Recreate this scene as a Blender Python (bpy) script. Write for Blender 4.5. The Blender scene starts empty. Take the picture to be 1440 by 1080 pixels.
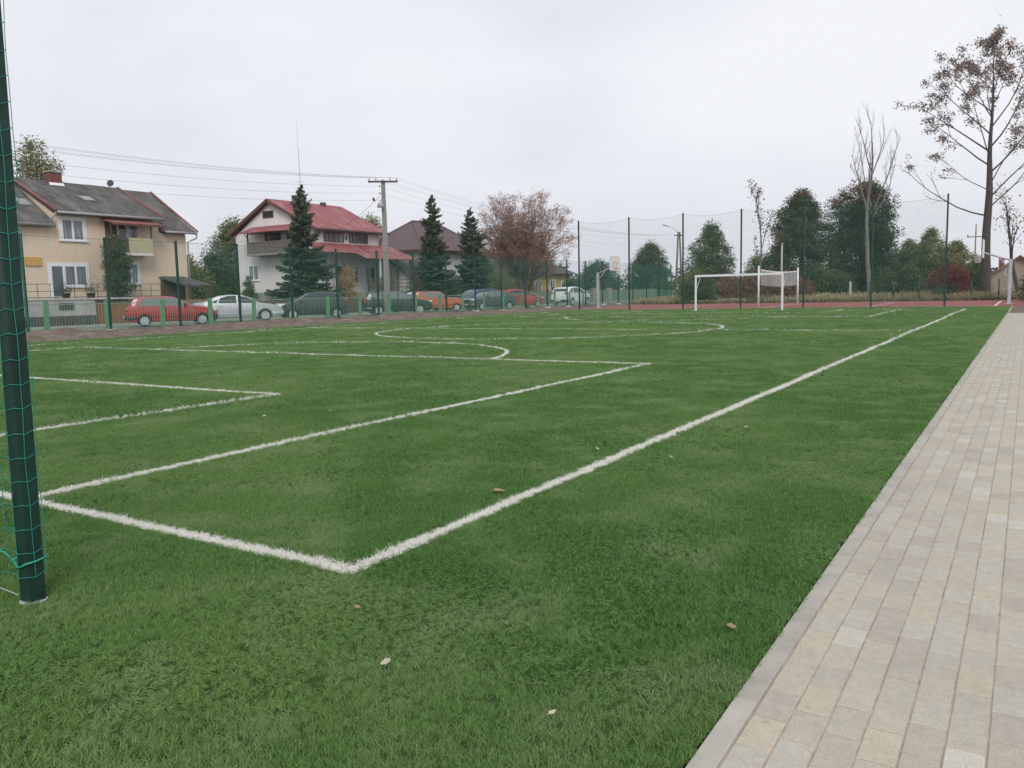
import bpy, bmesh, math, random
import numpy as np
from mathutils import Vector, Matrix, Euler

S = bpy.context.scene
COL = S.collection
R = math.radians

# ---------------------------------------------------------------- camera
cam_d = bpy.data.cameras.new('camera')
cam = bpy.data.objects.new('camera', cam_d)
COL.objects.link(cam)
S.camera = cam
PITCH, ROLL, YAW = 0.1101, -0.0219, 0.5621
_cy, _sy = math.cos(YAW), math.sin(YAW)
_f = Vector((-_sy * math.cos(PITCH), _cy * math.cos(PITCH), -math.sin(PITCH)))
_r = Vector((_cy, _sy, 0))
_u = _r.cross(_f)
_r2 = math.cos(ROLL) * _r + math.sin(ROLL) * _u
_u2 = -math.sin(ROLL) * _r + math.cos(ROLL) * _u
_m = Matrix((_r2, _u2, -_f)).transposed().to_4x4()
_m.translation = Vector((2.559, -2.658, 1.2385))
cam.matrix_world = _m
cam_d.sensor_fit = 'HORIZONTAL'
cam_d.sensor_width = 36
cam_d.lens = 28.775
cam_d.clip_start = 0.05
cam_d.clip_end = 6000

# ---------------------------------------------------------------- sky, sun, exposure (overcast)
W = bpy.data.worlds.new('World')
S.world = W
W.use_nodes = True
wn, wl = W.node_tree.nodes, W.node_tree.links
wn.clear()
SUN_EL, SUN_ROT = R(38), R(138)
sky = wn.new('ShaderNodeTexSky')
sky.sky_type = 'NISHITA'
sky.sun_disc = False
sky.sun_elevation = SUN_EL
sky.sun_rotation = SUN_ROT
sky.air_density = 1.0
sky.dust_density = 3.0
bg = wn.new('ShaderNodeBackground')
bg.inputs[1].default_value = 0.10
# closed cloud deck over the blue: soft large patches, a little brighter towards the zenith
tc = wn.new('ShaderNodeTexCoord')
mp = wn.new('ShaderNodeMapping')
mp.inputs['Scale'].default_value = (1.0, 1.0, 2.6)
nz = wn.new('ShaderNodeTexNoise')
nz.inputs['Scale'].default_value = 1.7
nz.inputs['Detail'].default_value = 5
nz.inputs['Roughness'].default_value = 0.5
rp = wn.new('ShaderNodeValToRGB')
rp.color_ramp.elements[0].position = 0.34
rp.color_ramp.elements[0].color = (5.85, 6.00, 6.62, 1)
rp.color_ramp.elements[1].position = 0.66
rp.color_ramp.elements[1].color = (7.75, 7.82, 8.12, 1)
mx = wn.new('ShaderNodeMixRGB')
mx.inputs[0].default_value = 0.93
out = wn.new('ShaderNodeOutputWorld')
wl.new(tc.outputs['Generated'], mp.inputs[0])
wl.new(mp.outputs[0], nz.inputs['Vector'])
wl.new(nz.outputs[0], rp.inputs[0])
wl.new(sky.outputs[0], mx.inputs[1])
wl.new(rp.outputs[0], mx.inputs[2])
wl.new(mx.outputs[0], bg.inputs[0])
wl.new(bg.outputs[0], out.inputs[0])

sun_d = bpy.data.lights.new('sun', 'SUN')
sun_d.energy = 1.5
sun_d.angle = R(25)
sun_d.color = (1.0, 0.97, 0.92)
sun = bpy.data.objects.new('sun', sun_d)
COL.objects.link(sun)
_sd = Vector((math.sin(SUN_ROT) * math.cos(SUN_EL), math.cos(SUN_ROT) * math.cos(SUN_EL), math.sin(SUN_EL)))
sun.rotation_euler = _sd.to_track_quat('Z', 'Y').to_euler()

S.view_settings.view_transform = 'Standard'
S.view_settings.look = 'None'
S.view_settings.gamma = 1
S.view_settings.use_curve_mapping = False
S.view_settings.exposure = 0.32
S.render.engine = 'CYCLES'
S.cycles.max_bounces = 6
S.cycles.transparent_max_bounces = 12
S.cycles.volume_bounces = 0

# ---------------------------------------------------------------- materials
MATS = {}
class NT:
    def __init__(self, name):
        self.m = bpy.data.materials.new(name)
        self.m.use_nodes = True
        self.n = self.m.node_tree.nodes
        self.l = self.m.node_tree.links
        self.b = self.n['Principled BSDF']
        MATS[name] = self.m
    def node(self, t, **kw):
        nd = self.n.new(t)
        for k, v in kw.items():
            setattr(nd, k, v)
        return nd
    def noise(self, scale, detail=4, rough=0.55, vec=None, coord='Object', stretch=None):
        t = self.node('ShaderNodeTexNoise')
        t.inputs['Scale'].default_value = scale
        t.inputs['Detail'].default_value = detail
        t.inputs['Roughness'].default_value = rough
        if vec is None:
            if coord == 'World':
                vec = self.node('ShaderNodeNewGeometry').outputs['Position']
            else:
                vec = self.node('ShaderNodeTexCoord').outputs[coord]
        if stretch:
            mpn = self.node('ShaderNodeMapping')
            mpn.inputs['Scale'].default_value = stretch
            self.l.new(vec, mpn.inputs[0])
            vec = mpn.outputs[0]
        self.l.new(vec, t.inputs['Vector'])
        return t.outputs[0]
    def ramp(self, fac, stops):
        r = self.node('ShaderNodeValToRGB')
        e = r.color_ramp.elements
        while len(e) < len(stops):
            e.new(0.5)
        for i, (p, c) in enumerate(stops):
            e[i].position = p
            e[i].color = (*c, 1) if len(c) == 3 else c
        self.l.new(fac, r.inputs[0])
        return r.outputs[0]
    def mix(self, fac, a, b, mode='MIX'):
        x = self.node('ShaderNodeMixRGB', blend_type=mode)
        for i, v in enumerate((fac, a, b)):
            if isinstance(v, (int, float)):
                x.inputs[i].default_value = v
            elif isinstance(v, tuple):
                x.inputs[i].default_value = (*v, 1)
            else:
                self.l.new(v, x.inputs[i])
        return x.outputs[0]
    def math(self, op, a, b=None, c=None):
        x = self.node('ShaderNodeMath', operation=op)
        for i, v in enumerate((a, b, c)):
            if v is None:
                continue
            if isinstance(v, (int, float)):
                x.inputs[i].default_value = v
            else:
                self.l.new(v, x.inputs[i])
        return x.outputs[0]
    def color(self, c):
        if isinstance(c, tuple):
            self.b.inputs['Base Color'].default_value = (*c, 1)
        else:
            self.l.new(c, self.b.inputs['Base Color'])
    def set(self, rough=0.7, metal=0.0, spec=None, coat=None):
        self.b.inputs['Roughness'].default_value = rough
        self.b.inputs['Metallic'].default_value = metal
        if spec is not None:
            self.b.inputs['Specular IOR Level'].default_value = spec
        if coat:
            self.b.inputs['Coat Weight'].default_value = coat
            self.b.inputs['Coat Roughness'].default_value = 0.05
    def bump(self, h, strength=0.3, dist=0.02):
        bn = self.node('ShaderNodeBump')
        bn.inputs['Strength'].default_value = strength
        bn.inputs['Distance'].default_value = dist
        self.l.new(h, bn.inputs['Height'])
        self.l.new(bn.outputs[0], self.b.inputs['Normal'])

def mat(name, col, rough=0.7, metal=0.0, var=0.15, scale=3.0, spec=None, coat=None, bump=0.0, stretch=None):
    """plain coloured surface with procedural wear"""
    t = NT(name)
    f = t.noise(scale, 5, 0.6, stretch=stretch)
    lo = tuple(c * (1 - var) for c in col)
    hi = tuple(min(1, c * (1 + var)) for c in col)
    t.color(t.ramp(f, [(0.3, lo), (0.7, hi)]))
    t.set(rough, metal, spec, coat)
    if bump:
        t.bump(t.noise(scale * 6, 3), bump, 0.01)
    return t.m

def leafmat(name, a, b, c=None, trans=0.25, rough=0.6):
    """foliage: each leaf gets its own tone"""
    t = NT(name)
    g = t.node('ShaderNodeNewGeometry')
    rnd = g.outputs['Random Per Island']
    stops = [(0.0, a), (0.75, b)] if c is None else [(0.0, a), (0.55, b), (0.95, c)]
    col = t.ramp(rnd, stops)
    f = t.noise(0.7, 2)
    col = t.mix(t.math('MULTIPLY', f, 0.5), col, tuple(0.6 * x for x in a))
    t.color(col)
    t.set(rough, spec=0.25)
    tr = t.node('ShaderNodeBsdfTranslucent')
    t.l.new(col, tr.inputs[0])
    ms = t.node('ShaderNodeMixShader')
    ms.inputs[0].default_value = trans
    t.l.new(t.b.outputs[0], ms.inputs[1])
    t.l.new(tr.outputs[0], ms.inputs[2])
    t.l.new(ms.outputs[0], t.n['Material Output'].inputs[0])
    return t.m

# ---------------------------------------------------------------- mesh helper
class MB:
    def __init__(self):
        self.v, self.f, self.mi, self.sm = [], [], [], []
    def add(self, vs, fs, mi=0, smooth=False):
        o = len(self.v)
        self.v.extend([tuple(p) for p in vs])
        for q in fs:
            self.f.append(tuple(i + o for i in q))
            self.mi.append(mi)
            self.sm.append(smooth)
    def box(self, a, b, mi=0, M=None):
        (x0, y0, z0), (x1, y1, z1) = a, b
        vs = [(x0, y0, z0), (x1, y0, z0), (x1, y1, z0), (x0, y1, z0), (x0, y0, z1), (x1, y0, z1), (x1, y1, z1), (x0, y1, z1)]
        if M is not None:
            vs = [M @ Vector(p) for p in vs]
        self.add(vs, [(3, 2, 1, 0), (4, 5, 6, 7), (0, 1, 5, 4), (1, 2, 6, 5), (2, 3, 7, 6), (3, 0, 4, 7)], mi)
    def bbox(self, a, b, bev=0.01, mi=0):
        """box with chamfered vertical and top edges"""
        (x0, y0, z0), (x1, y1, z1) = a, b
        c = bev
        def ring(z, i):
            return [(x0 + i + c, y0 + i, z), (x1 - i - c, y0 + i, z), (x1 - i, y0 + i + c, z), (x1 - i, y1 - i - c, z),
                    (x1 - i - c, y1 - i, z), (x0 + i + c, y1 - i, z), (x0 + i, y1 - i - c, z), (x0 + i, y0 + i + c, z)]
        vs = ring(z0, 0) + ring(z1 - c, 0) + ring(z1, c)
        fs = [tuple(range(7, -1, -1)), tuple(range(16, 24))]
        for k in (0, 8):
            for i in range(8):
                j = (i + 1) % 8
                fs.append((k + i, k + j, k + 8 + j, k + 8 + i))
        self.add(vs, fs, mi)
    def tube(self, pts, rad, n=8, mi=0, cap=True, smooth=True, flat=1.0):
        pts = [Vector(p) for p in pts]
        if isinstance(rad, (int, float)):
            rad = [rad] * len(pts)
        vs, fs = [], []
        up = Vector((0, 0, 1))
        pu = None
        for i, p in enumerate(pts):
            d = (pts[min(i + 1, len(pts) - 1)] - pts[max(i - 1, 0)])
            if d.length < 1e-9:
                d = Vector((0, 0, 1))
            d.normalize()
            if pu is None:
                ref = up if abs(d.z) < 0.95 else Vector((1, 0, 0))
                a = d.cross(ref).normalized()
            else:
                a = pu - d * pu.dot(d)
                a = a.normalized() if a.length > 1e-6 else d.cross(up).normalized()
            pu = a
            b = d.cross(a)
            for k in range(n):
                t = 2 * math.pi * k / n
                vs.append(p + a * (math.cos(t) * rad[i]) + b * (math.sin(t) * rad[i] * flat))
        for i in range(len(pts) - 1):
            for k in range(n):
                j = (k + 1) % n
                fs.append((i * n + k, i * n + j, (i + 1) * n + j, (i + 1) * n + k))
        if cap and n > 2:
            fs.append(tuple(range(n - 1, -1, -1)))
            o = (len(pts) - 1) * n
            fs.append(tuple(range(o, o + n)))
        self.add(vs, fs, mi, smooth)
    def lathe(self, prof, n=20, mi=0, M=None, smooth=True):
        """prof: (r, z) list around z"""
        vs, fs = [], []
        for r, z in prof:
            for k in range(n):
                t = 2 * math.pi * k / n
                vs.append(Vector((r * math.cos(t), r * math.sin(t), z)))
        for i in range(len(prof) - 1):
            for k in range(n):
                j = (k + 1) % n
                fs.append((i * n + k, i * n + j, (i + 1) * n + j, (i + 1) * n + k))
        fs.append(tuple(range(n - 1, -1, -1)))
        o = (len(prof) - 1) * n
        fs.append(tuple(range(o, o + n)))
        if M is not None:
            vs = [M @ p for p in vs]
        self.add(vs, fs, mi, smooth)
    def prism(self, poly, axis, a, b, mi=0):
        """extrude a 2-D polygon along axis 'x','y' or 'z' from a to b"""
        n = len(poly)
        def P(p, t):
            return {'x': (t, p[0], p[1]), 'y': (p[0], t, p[1]), 'z': (p[0], p[1], t)}[axis]
        vs = [P(p, a) for p in poly] + [P(p, b) for p in poly]
        fs = [tuple(range(n - 1, -1, -1)), tuple(range(n, 2 * n))]
        for i in range(n):
            j = (i + 1) % n
            fs.append((i, j, n + j, n + i))
        self.add(vs, fs, mi)
    def slab(self, c, th, mi=0):
        """thick sheet from four top corners"""
        c = [Vector(p) for p in c]
        nrm = (c[1] - c[0]).cross(c[2] - c[0]).normalized()
        if nrm.z < 0:
            c = c[::-1]
            nrm = -nrm
        lo = [p - nrm * th for p in c]
        n = len(c)
        fs = [tuple(range(n)), tuple(range(2 * n - 1, n - 1, -1))]
        for i in range(n):
            j = (i + 1) % n
            fs.append((j, i, n + i, n + j))
        self.add(c + lo, fs, mi)
    def quad(self, pts, mi=0):
        self.add(pts, [tuple(range(len(pts)))], mi)
    def mesh(self, name, mats, sharp=None):
        me = bpy.data.meshes.new(name)
        me.from_pydata(self.v, [], self.f)
        for m in (mats if isinstance(mats, (list, tuple)) else [mats]):
            me.materials.append(m)
        if self.f:
            me.polygons.foreach_set('material_index', self.mi)
            me.polygons.foreach_set('use_smooth', self.sm)
        if sharp:
            try:
                me.set_sharp_from_angle(angle=R(sharp))
            except Exception:
                pass
        me.update()
        return me

def tag(o, label=None, cat=None, group=None, kind=None):
    if label:
        o['label'] = label
    if cat:
        o['category'] = cat
    if group:
        o['group'] = group
    if kind:
        o['kind'] = kind
    return o

def build(name, mb, mats, parent=None, sharp=None, loc=None):
    o = bpy.data.objects.new(name, mb.mesh(name, mats, sharp) if isinstance(mb, MB) else mb)
    COL.objects.link(o)
    if parent is not None:
        o.parent = parent
    if loc is not None:
        o.location = loc
    return o

def thing(name, label, cat, loc=(0, 0, 0), rz=0, group=None):
    o = bpy.data.objects.new(name, None)
    COL.objects.link(o)
    o.location = loc
    o.rotation_euler = (0, 0, rz)
    o.empty_display_size = 0.2
    return tag(o, label, cat, group)

def struct(name, mb, mats, sharp=None):
    return tag(build(name, mb, mats, None, sharp), kind='structure')

def dup(root, loc, rz, label=None):
    def cp(o, par):
        c = o.copy()
        COL.objects.link(c)
        c.parent = par
        for ch in list(o.children):
            cp(ch, c)
        return c
    r = cp(root, None)
    r.location = loc
    r.rotation_euler = (0, 0, rz)
    if label:
        r['label'] = label
    return r

def vnoise(x, y, seed=0):
    """smooth value noise, numpy"""
    x = np.asarray(x, float)
    y = np.asarray(y, float)
    xi, yi = np.floor(x).astype(int), np.floor(y).astype(int)
    fx, fy = x - xi, y - yi
    fx, fy = fx * fx * (3 - 2 * fx), fy * fy * (3 - 2 * fy)
    def h(a, b):
        n = (a * 374761393 + b * 668265263 + seed * 144269) & 0x7fffffff
        n = ((n ^ (n >> 13)) * 1274126177) & 0x7fffffff
        return ((n ^ (n >> 16)) & 0xffff) / 65535.0
    return (h(xi, yi) * (1 - fx) + h(xi + 1, yi) * fx) * (1 - fy) + (h(xi, yi + 1) * (1 - fx) + h(xi + 1, yi + 1) * fx) * fy

# ---------------------------------------------------------------- pitch dimensions (metres; corner of the pitch at the origin)
PW, PL = 22.519, 43.276
PX, PD, GX, GD, RC = -2.813, 10.236, -5.628, 4.617, 5.773
HW = 0.043
CX = -PW / 2

def line_mask(t, pos):
    """1 on the white pitch lines, 0 elsewhere"""
    sp = t.node('ShaderNodeSeparateXYZ')
    t.l.new(pos, sp.inputs[0])
    x, y = sp.outputs[0], sp.outputs[1]
    M = t.math
    def seg(x0, x1, y0, y1):
        dx = M('SUBTRACT', M('ABSOLUTE', M('SUBTRACT', x, (x0 + x1) / 2)), (x1 - x0) / 2 + HW)
        dy = M('SUBTRACT', M('ABSOLUTE', M('SUBTRACT', y, (y0 + y1) / 2)), (y1 - y0) / 2 + HW)
        return M('MAXIMUM', dx, dy)
    def circ(cx, cy, r, lo=None, hi=None):
        dx = M('SUBTRACT', x, cx)
        dy = M('SUBTRACT', y, cy)
        d = M('SQRT', M('ADD', M('MULTIPLY', dx, dx), M('MULTIPLY', dy, dy)))
        d = M('SUBTRACT', M('ABSOLUTE', M('SUBTRACT', d, r)), HW)
        if lo is not None:
            d = M('MAXIMUM', d, M('SUBTRACT', lo, y))
        if hi is not None:
            d = M('MAXIMUM', d, M('SUBTRACT', y, hi))
        return d
    ds = [seg(0, 0, 0, PL), seg(-PW, -PW, 0, PL), seg(-PW, 0, 0, 0), seg(-PW, 0, PL, PL), seg(-PW, 0, PL / 2, PL / 2)]
    for a, b in ((PX, PD), (GX, GD)):
        ds += [seg(a, a, 0, b), seg(-PW - a, -PW - a, 0, b), seg(-PW - a, a, b, b),
               seg(a, a, PL - b, PL), seg(-PW - a, -PW - a, PL - b, PL), seg(-PW - a, a, PL - b, PL - b)]
    ds += [circ(CX, PL / 2, RC), circ(CX, 9.0, 5.39, lo=PD), circ(CX, PL - 9.0, 5.39, hi=PL - PD)]
    d = ds[0]
    for e in ds[1:]:
        d = M('MINIMUM', d, e)
    return M('LESS_THAN', d, 0.0)

# turf carpet under the fibres
t = NT('turf_backing')
g = t.node('ShaderNodeNewGeometry')
msk = line_mask(t, g.outputs['Position'])
base = t.ramp(t.noise(0.8, 5, 0.6, coord='World'), [(0.3, (0.030, 0.058, 0.016)), (0.7, (0.044, 0.084, 0.024))])
t.color(t.mix(msk, base, (0.55, 0.54, 0.50)))
t.set(0.9, spec=0.1)
# fibres: the colour is that of the tuft's own root
t = NT('turf_fibre')
oi = t.node('ShaderNodeObjectInfo')
msk = line_mask(t, oi.outputs['Location'])
gi = t.node('ShaderNodeNewGeometry').outputs['Random Per Island']
green = t.ramp(gi, [(0.0, (0.060, 0.148, 0.028)), (0.5, (0.108, 0.242, 0.054)), (1.0, (0.200, 0.362, 0.120))])
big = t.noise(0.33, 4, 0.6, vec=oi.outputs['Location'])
green = t.mix(t.ramp(big, [(0.44, (0, 0, 0)), (0.62, (0.65,) * 3)]), green, (0.225, 0.350, 0.112))  # broad sheen of the flattened pile painted into the fibre colour
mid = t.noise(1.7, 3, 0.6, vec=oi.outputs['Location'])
green = t.mix(t.ramp(mid, [(0.47, (0, 0, 0)), (0.64, (0.6,) * 3)]), green, (0.275, 0.380, 0.175))  # smaller greyish sheen patches, also painted into the colour
white = t.ramp(gi, [(0.0, (0.76, 0.74, 0.69)), (1.0, (0.90, 0.89, 0.85))])
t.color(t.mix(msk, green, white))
t.set(0.5, spec=0.22)
tr = t.node('ShaderNodeBsdfTranslucent')
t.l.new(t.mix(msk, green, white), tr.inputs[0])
ms = t.node('ShaderNodeMixShader')
ms.inputs[0].default_value = 0.34
t.l.new(t.b.outputs[0], ms.inputs[1])
t.l.new(tr.outputs[0], ms.inputs[2])
t.l.new(ms.outputs[0], t.n['Material Output'].inputs[0])

TX0, TX1, TY0, TY1 = -24.5, 1.845, -9.0, 47.75
mb = MB()
mb.quad([(TX0, TY0, 0), (TX1, TY0, 0), (TX1, TY1, 0), (TX0, TY1, 0)])
struct('artificial_turf', mb, MATS['turf_backing'])

# fibre tufts, scattered with geometry nodes over a point cloud
rng = np.random.default_rng(7)
def tuft(seed, nb, rad, wid):
    r = random.Random(seed)
    mb = MB()
    for i in range(nb):
        a, d = r.uniform(0, 6.283), rad * math.sqrt(r.random())
        p = Vector((math.cos(a) * d, math.sin(a) * d, -0.003))
        L = r.uniform(0.013, 0.027)
        la = r.uniform(0, 6.283)
        lean = Vector((math.cos(la), math.sin(la), 0)) * r.uniform(0.1, 0.9)
        w = wid * r.uniform(0.7, 1.2)
        sa = r.uniform(0, 6.283)
        side = Vector((math.cos(sa), math.sin(sa), 0)) * w * 0.5
        vs = []
        for k, h in enumerate((0, 0.4, 0.75, 1.0)):
            c = p + Vector((0, 0, L * h * (1 - 0.22 * h))) + lean * L * h * h
            ww = (1, 0.95, 0.75, 0.3)[k]
            vs += [c - side * ww, c + side * ww]
        mb.add(vs, [(0, 1, 3, 2), (2, 3, 5, 4), (4, 5, 7, 6)], 0, True)
    return mb.mesh('tuft', MATS['turf_fibre'])
tuft_near = bpy.data.collections.new('turf_tufts_fine')
tuft_far = bpy.data.collections.new('turf_tufts_wide')
for s in range(6):
    tuft_near.objects.link(bpy.data.objects.new('turf_tuft', tuft(s, 22, 0.021, 0.0021)))
    tuft_far.objects.link(bpy.data.objects.new('turf_tuft_wide', tuft(40 + s, 24, 0.036, 0.0045)))

def scatter(name, pts, rots, scls, coll, mats=None):
    me = bpy.data.meshes.new(name)
    n = len(pts)
    me.vertices.add(n)
    me.vertices.foreach_set('co', np.asarray(pts, np.float32).ravel())
    a = me.attributes.new('rot', 'FLOAT_VECTOR', 'POINT')
    a.data.foreach_set('vector', np.asarray(rots, np.float32).ravel())
    a = me.attributes.new('scl', 'FLOAT_VECTOR', 'POINT')
    a.data.foreach_set('vector', np.asarray(scls, np.float32).ravel())
    o = bpy.data.objects.new(name, me)
    COL.objects.link(o)
    ng = bpy.data.node_groups.new(name, 'GeometryNodeTree')
    ng.interface.new_socket('Geometry', in_out='INPUT', socket_type='NodeSocketGeometry')
    ng.interface.new_socket('Geometry', in_out='OUTPUT', socket_type='NodeSocketGeometry')
    N, L = ng.nodes, ng.links
    gi, go = N.new('NodeGroupInput'), N.new('NodeGroupOutput')
    ip = N.new('GeometryNodeInstanceOnPoints')
    ci = N.new('GeometryNodeCollectionInfo')
    ci.inputs['Collection'].default_value = coll
    ci.inputs['Separate Children'].default_value = True
    ci.inputs['Reset Children'].default_value = True
    ip.inputs['Pick Instance'].default_value = True
    rn = N.new('GeometryNodeInputNamedAttribute'); rn.data_type = 'FLOAT_VECTOR'; rn.inputs['Name'].default_value = 'rot'
    sn = N.new('GeometryNodeInputNamedAttribute'); sn.data_type = 'FLOAT_VECTOR'; sn.inputs['Name'].default_value = 'scl'
    L.new(gi.outputs[0], ip.inputs['Points'])
    L.new(ci.outputs[0], ip.inputs['Instance'])
    L.new(rn.outputs['Attribute'], ip.inputs['Rotation'])
    L.new(sn.outputs['Attribute'], ip.inputs['Scale'])
    L.new(ip.outputs[0], go.inputs[0])
    md = o.modifiers.new('scatter', 'NODES')
    md.node_group = ng
    return o

def turf_points(d0, d1, dens, sxy, sz, half_angle=54, fade=0.12):
    """points on the carpet in a ring round the viewing corner of the field"""
    c = np.array([2.559, -2.658])
    n = int(dens * (d1 * d1 - d0 * d0) * R(half_angle))
    r = np.sqrt(rng.uniform(d0 * d0, d1 * d1, n))
    a = rng.uniform(-R(half_angle), R(half_angle), n) + YAW
    x, y = c[0] - np.sin(a) * r, c[1] + np.cos(a) * r
    k = (x > TX0) & (x < TX1 + 0.001) & (y > TY0) & (y < TY1)
    k &= ~((np.abs(x + 0.92) < 0.05) & (np.abs(y + 0.93) < 0.05))
    x, y = x[k], y[k]
    n = len(x)
    # combed direction of the pile: slow swirls plus short scuffs
    ang = 6.283 * (vnoise(x * 0.55, y * 0.55, 3) * 1.3 + 0.5 * vnoise(x * 2.3, y * 2.3, 5))
    def st(q, a, b):
        q = np.clip((q - a) / (b - a), 0, 1)
        return q * q * (3 - 2 * q)
    wx = x + 0.5 * (vnoise(x * 1.3, y * 1.3, 21) - .5)
    wy = y + 0.5 * (vnoise(x * 1.3, y * 1.3, 22) - .5)
    n1 = 0.65 * vnoise(wx * 0.85 + 9, wy * 0.85, 8) + 0.35 * vnoise(wx * 2.1, wy * 2.1, 18)
    amt = 0.06 + 1.15 * st(n1, 0.42, 0.72) + 0.55 * st(vnoise(wx * 4.1, wy * 4.1, 4), 0.5, 0.95)
    amt *= rng.uniform(0.6, 1.3, n)
    rots = np.stack([np.cos(ang) * amt, np.sin(ang) * amt, rng.uniform(0, 6.283, n)], 1)
    hs = sz * (0.75 + 0.5 * vnoise(x * 1.9, y * 1.9, 11)) * rng.uniform(0.8, 1.2, n)
    sx = sxy * rng.uniform(0.8, 1.2, n)
    return np.stack([x, y, np.zeros(n)], 1), rots, np.stack([sx, sx, hs], 1)

A = [turf_points(0.9, 5.5, 3000, 1.0, 1.05), turf_points(5.5, 9.5, 1750, 1.2, 1.0), turf_points(9.5, 17, 720, 1.45, 1.1)]
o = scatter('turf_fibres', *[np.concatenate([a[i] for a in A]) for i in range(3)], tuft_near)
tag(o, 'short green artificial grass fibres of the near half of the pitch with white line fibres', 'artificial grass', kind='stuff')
def line_points(d0):
    """extra tufts so that the far white lines stay closed"""
    P = []
    def seg(x0, x1, y0, y1):
        L = max(abs(x1 - x0), abs(y1 - y0)) + 2 * HW
        n = int(L * 2 * HW * 700)
        P.append(np.stack([rng.uniform(min(x0, x1) - HW, max(x0, x1) + HW, n), rng.uniform(min(y0, y1) - HW, max(y0, y1) + HW, n)], 1))
    for y in (PL / 2, PL):
        seg(-PW, 0, y, y)
    seg(0, 0, 0, PL)
    seg(-PW, -PW, 0, PL)
    for a, b in ((PX, PD), (GX, GD)):
        for q in (0, 1):
            y0, y1 = (0, b) if q == 0 else (PL - b, PL)
            seg(a, a, y0, y1)
            seg(-PW - a, -PW - a, y0, y1)
            yy = b if q == 0 else PL - b
            seg(-PW - a, a, yy, yy)
    for cy, r0, ya, yb in ((PL / 2, RC, -99, 99), (9.0, 5.39, PD, 99), (PL - 9.0, 5.39, -99, PL - PD)):
        n = int(6.283 * r0 * 2 * HW * 700)
        a = rng.uniform(0, 6.2832, n)
        rr_ = r0 + rng.uniform(-HW, HW, n)
        p = np.stack([CX + rr_ * np.cos(a), cy + rr_ * np.sin(a)], 1)
        P.append(p[(p[:, 1] > ya) & (p[:, 1] < yb)])
    p = np.concatenate(P)
    p = p[np.hypot(p[:, 0] - 2.559, p[:, 1] + 2.658) > d0]
    n = len(p)
    return (np.concatenate([p, np.zeros((n, 1))], 1), np.stack([rng.normal(0, .2, n), rng.normal(0, .2, n), rng.uniform(0, 6.28, n)], 1),
            np.stack([np.full(n, .55), np.full(n, .55), rng.uniform(1.05, 1.35, n)], 1))
A = [turf_points(16.9, 30, 300, 1.3, 1.1), turf_points(30, 58, 110, 1.9, 1.1), line_points(6.0)]
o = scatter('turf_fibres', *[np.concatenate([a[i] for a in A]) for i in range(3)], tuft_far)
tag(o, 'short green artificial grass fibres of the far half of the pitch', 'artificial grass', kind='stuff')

# ---------------------------------------------------------------- ground, paving, court, dirt, road
t = NT('meadow')
a = t.ramp(t.noise(0.6, 6, 0.65, coord='World'), [(0.3, (0.10, 0.085, 0.045)), (0.5, (0.085, 0.095, 0.04)), (0.7, (0.17, 0.15, 0.08))])
t.color(a); t.set(0.95, spec=0.1); t.bump(t.noise(6, 5, coord='World'), 0.8, 0.08)
mb = MB()
N = 64
ring = [(3500 * math.cos(6.28319 * i / N), 3500 * math.sin(6.28319 * i / N), -0.07) for i in range(N)]
mb.quad(ring)
struct('ground', mb, MATS['meadow'])

# block paving: every block has its own chamfered top and tone
t = NT('paver')
rnd = t.node('ShaderNodeNewGeometry').outputs['Random Per Island']
c1 = t.ramp(rnd, [(0.0, (0.365, 0.345, 0.32)), (0.35, (0.395, 0.378, 0.35)), (0.6, (0.425, 0.395, 0.34)), (0.8, (0.405, 0.395, 0.37)), (0.94, (0.415, 0.405, 0.38)), (0.985, (0.465, 0.455, 0.43))])
wash = t.ramp(t.noise(1.3, 5, 0.6, coord='World'), [(0.35, (1.03, 1.00, 0.925)), (0.7, (1.15, 1.11, 1.01))])
c1 = t.mix(1.0, c1, wash, 'MULTIPLY')
cloudy = t.ramp(t.noise(22, 5, 0.7, coord='World'), [(0.3, (0.88, 0.88, 0.87)), (0.7, (1.08, 1.08, 1.07))])
c1 = t.mix(1.0, c1, cloudy, 'MULTIPLY')
grain = t.ramp(t.noise(160, 3, 0.7, coord='World'), [(0.35, (0.86,) * 3), (0.65, (1.1,) * 3)])
c1 = t.mix(1.0, c1, grain, 'MULTIPLY')
spot = t.ramp(t.noise(11, 3, 0.6, coord='World'), [(0.66, (0, 0, 0)), (0.74, (0.45,) * 3)])
fleck = t.ramp(t.noise(46, 2, 0.5, coord='World'), [(0.735, (0, 0, 0)), (0.76, (0.7,) * 3)])
c1 = t.mix(fleck, c1, (0.10, 0.075, 0.06))
c1 = t.mix(spot, c1, (0.24, 0.20, 0.18))
t.color(c1); t.set(0.85, spec=0.25); t.bump(t.noise(120, 4, coord='World'), 0.35, 0.004)
mat('joint_sand', (0.40, 0.315, 0.26), 0.95, var=0.3, scale=14)
mb = MB()
rr = random.Random(5)
x = 1.924
ci = 0
PCW, PCL, GAP = 0.0985, 0.177, 0.0045
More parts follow.
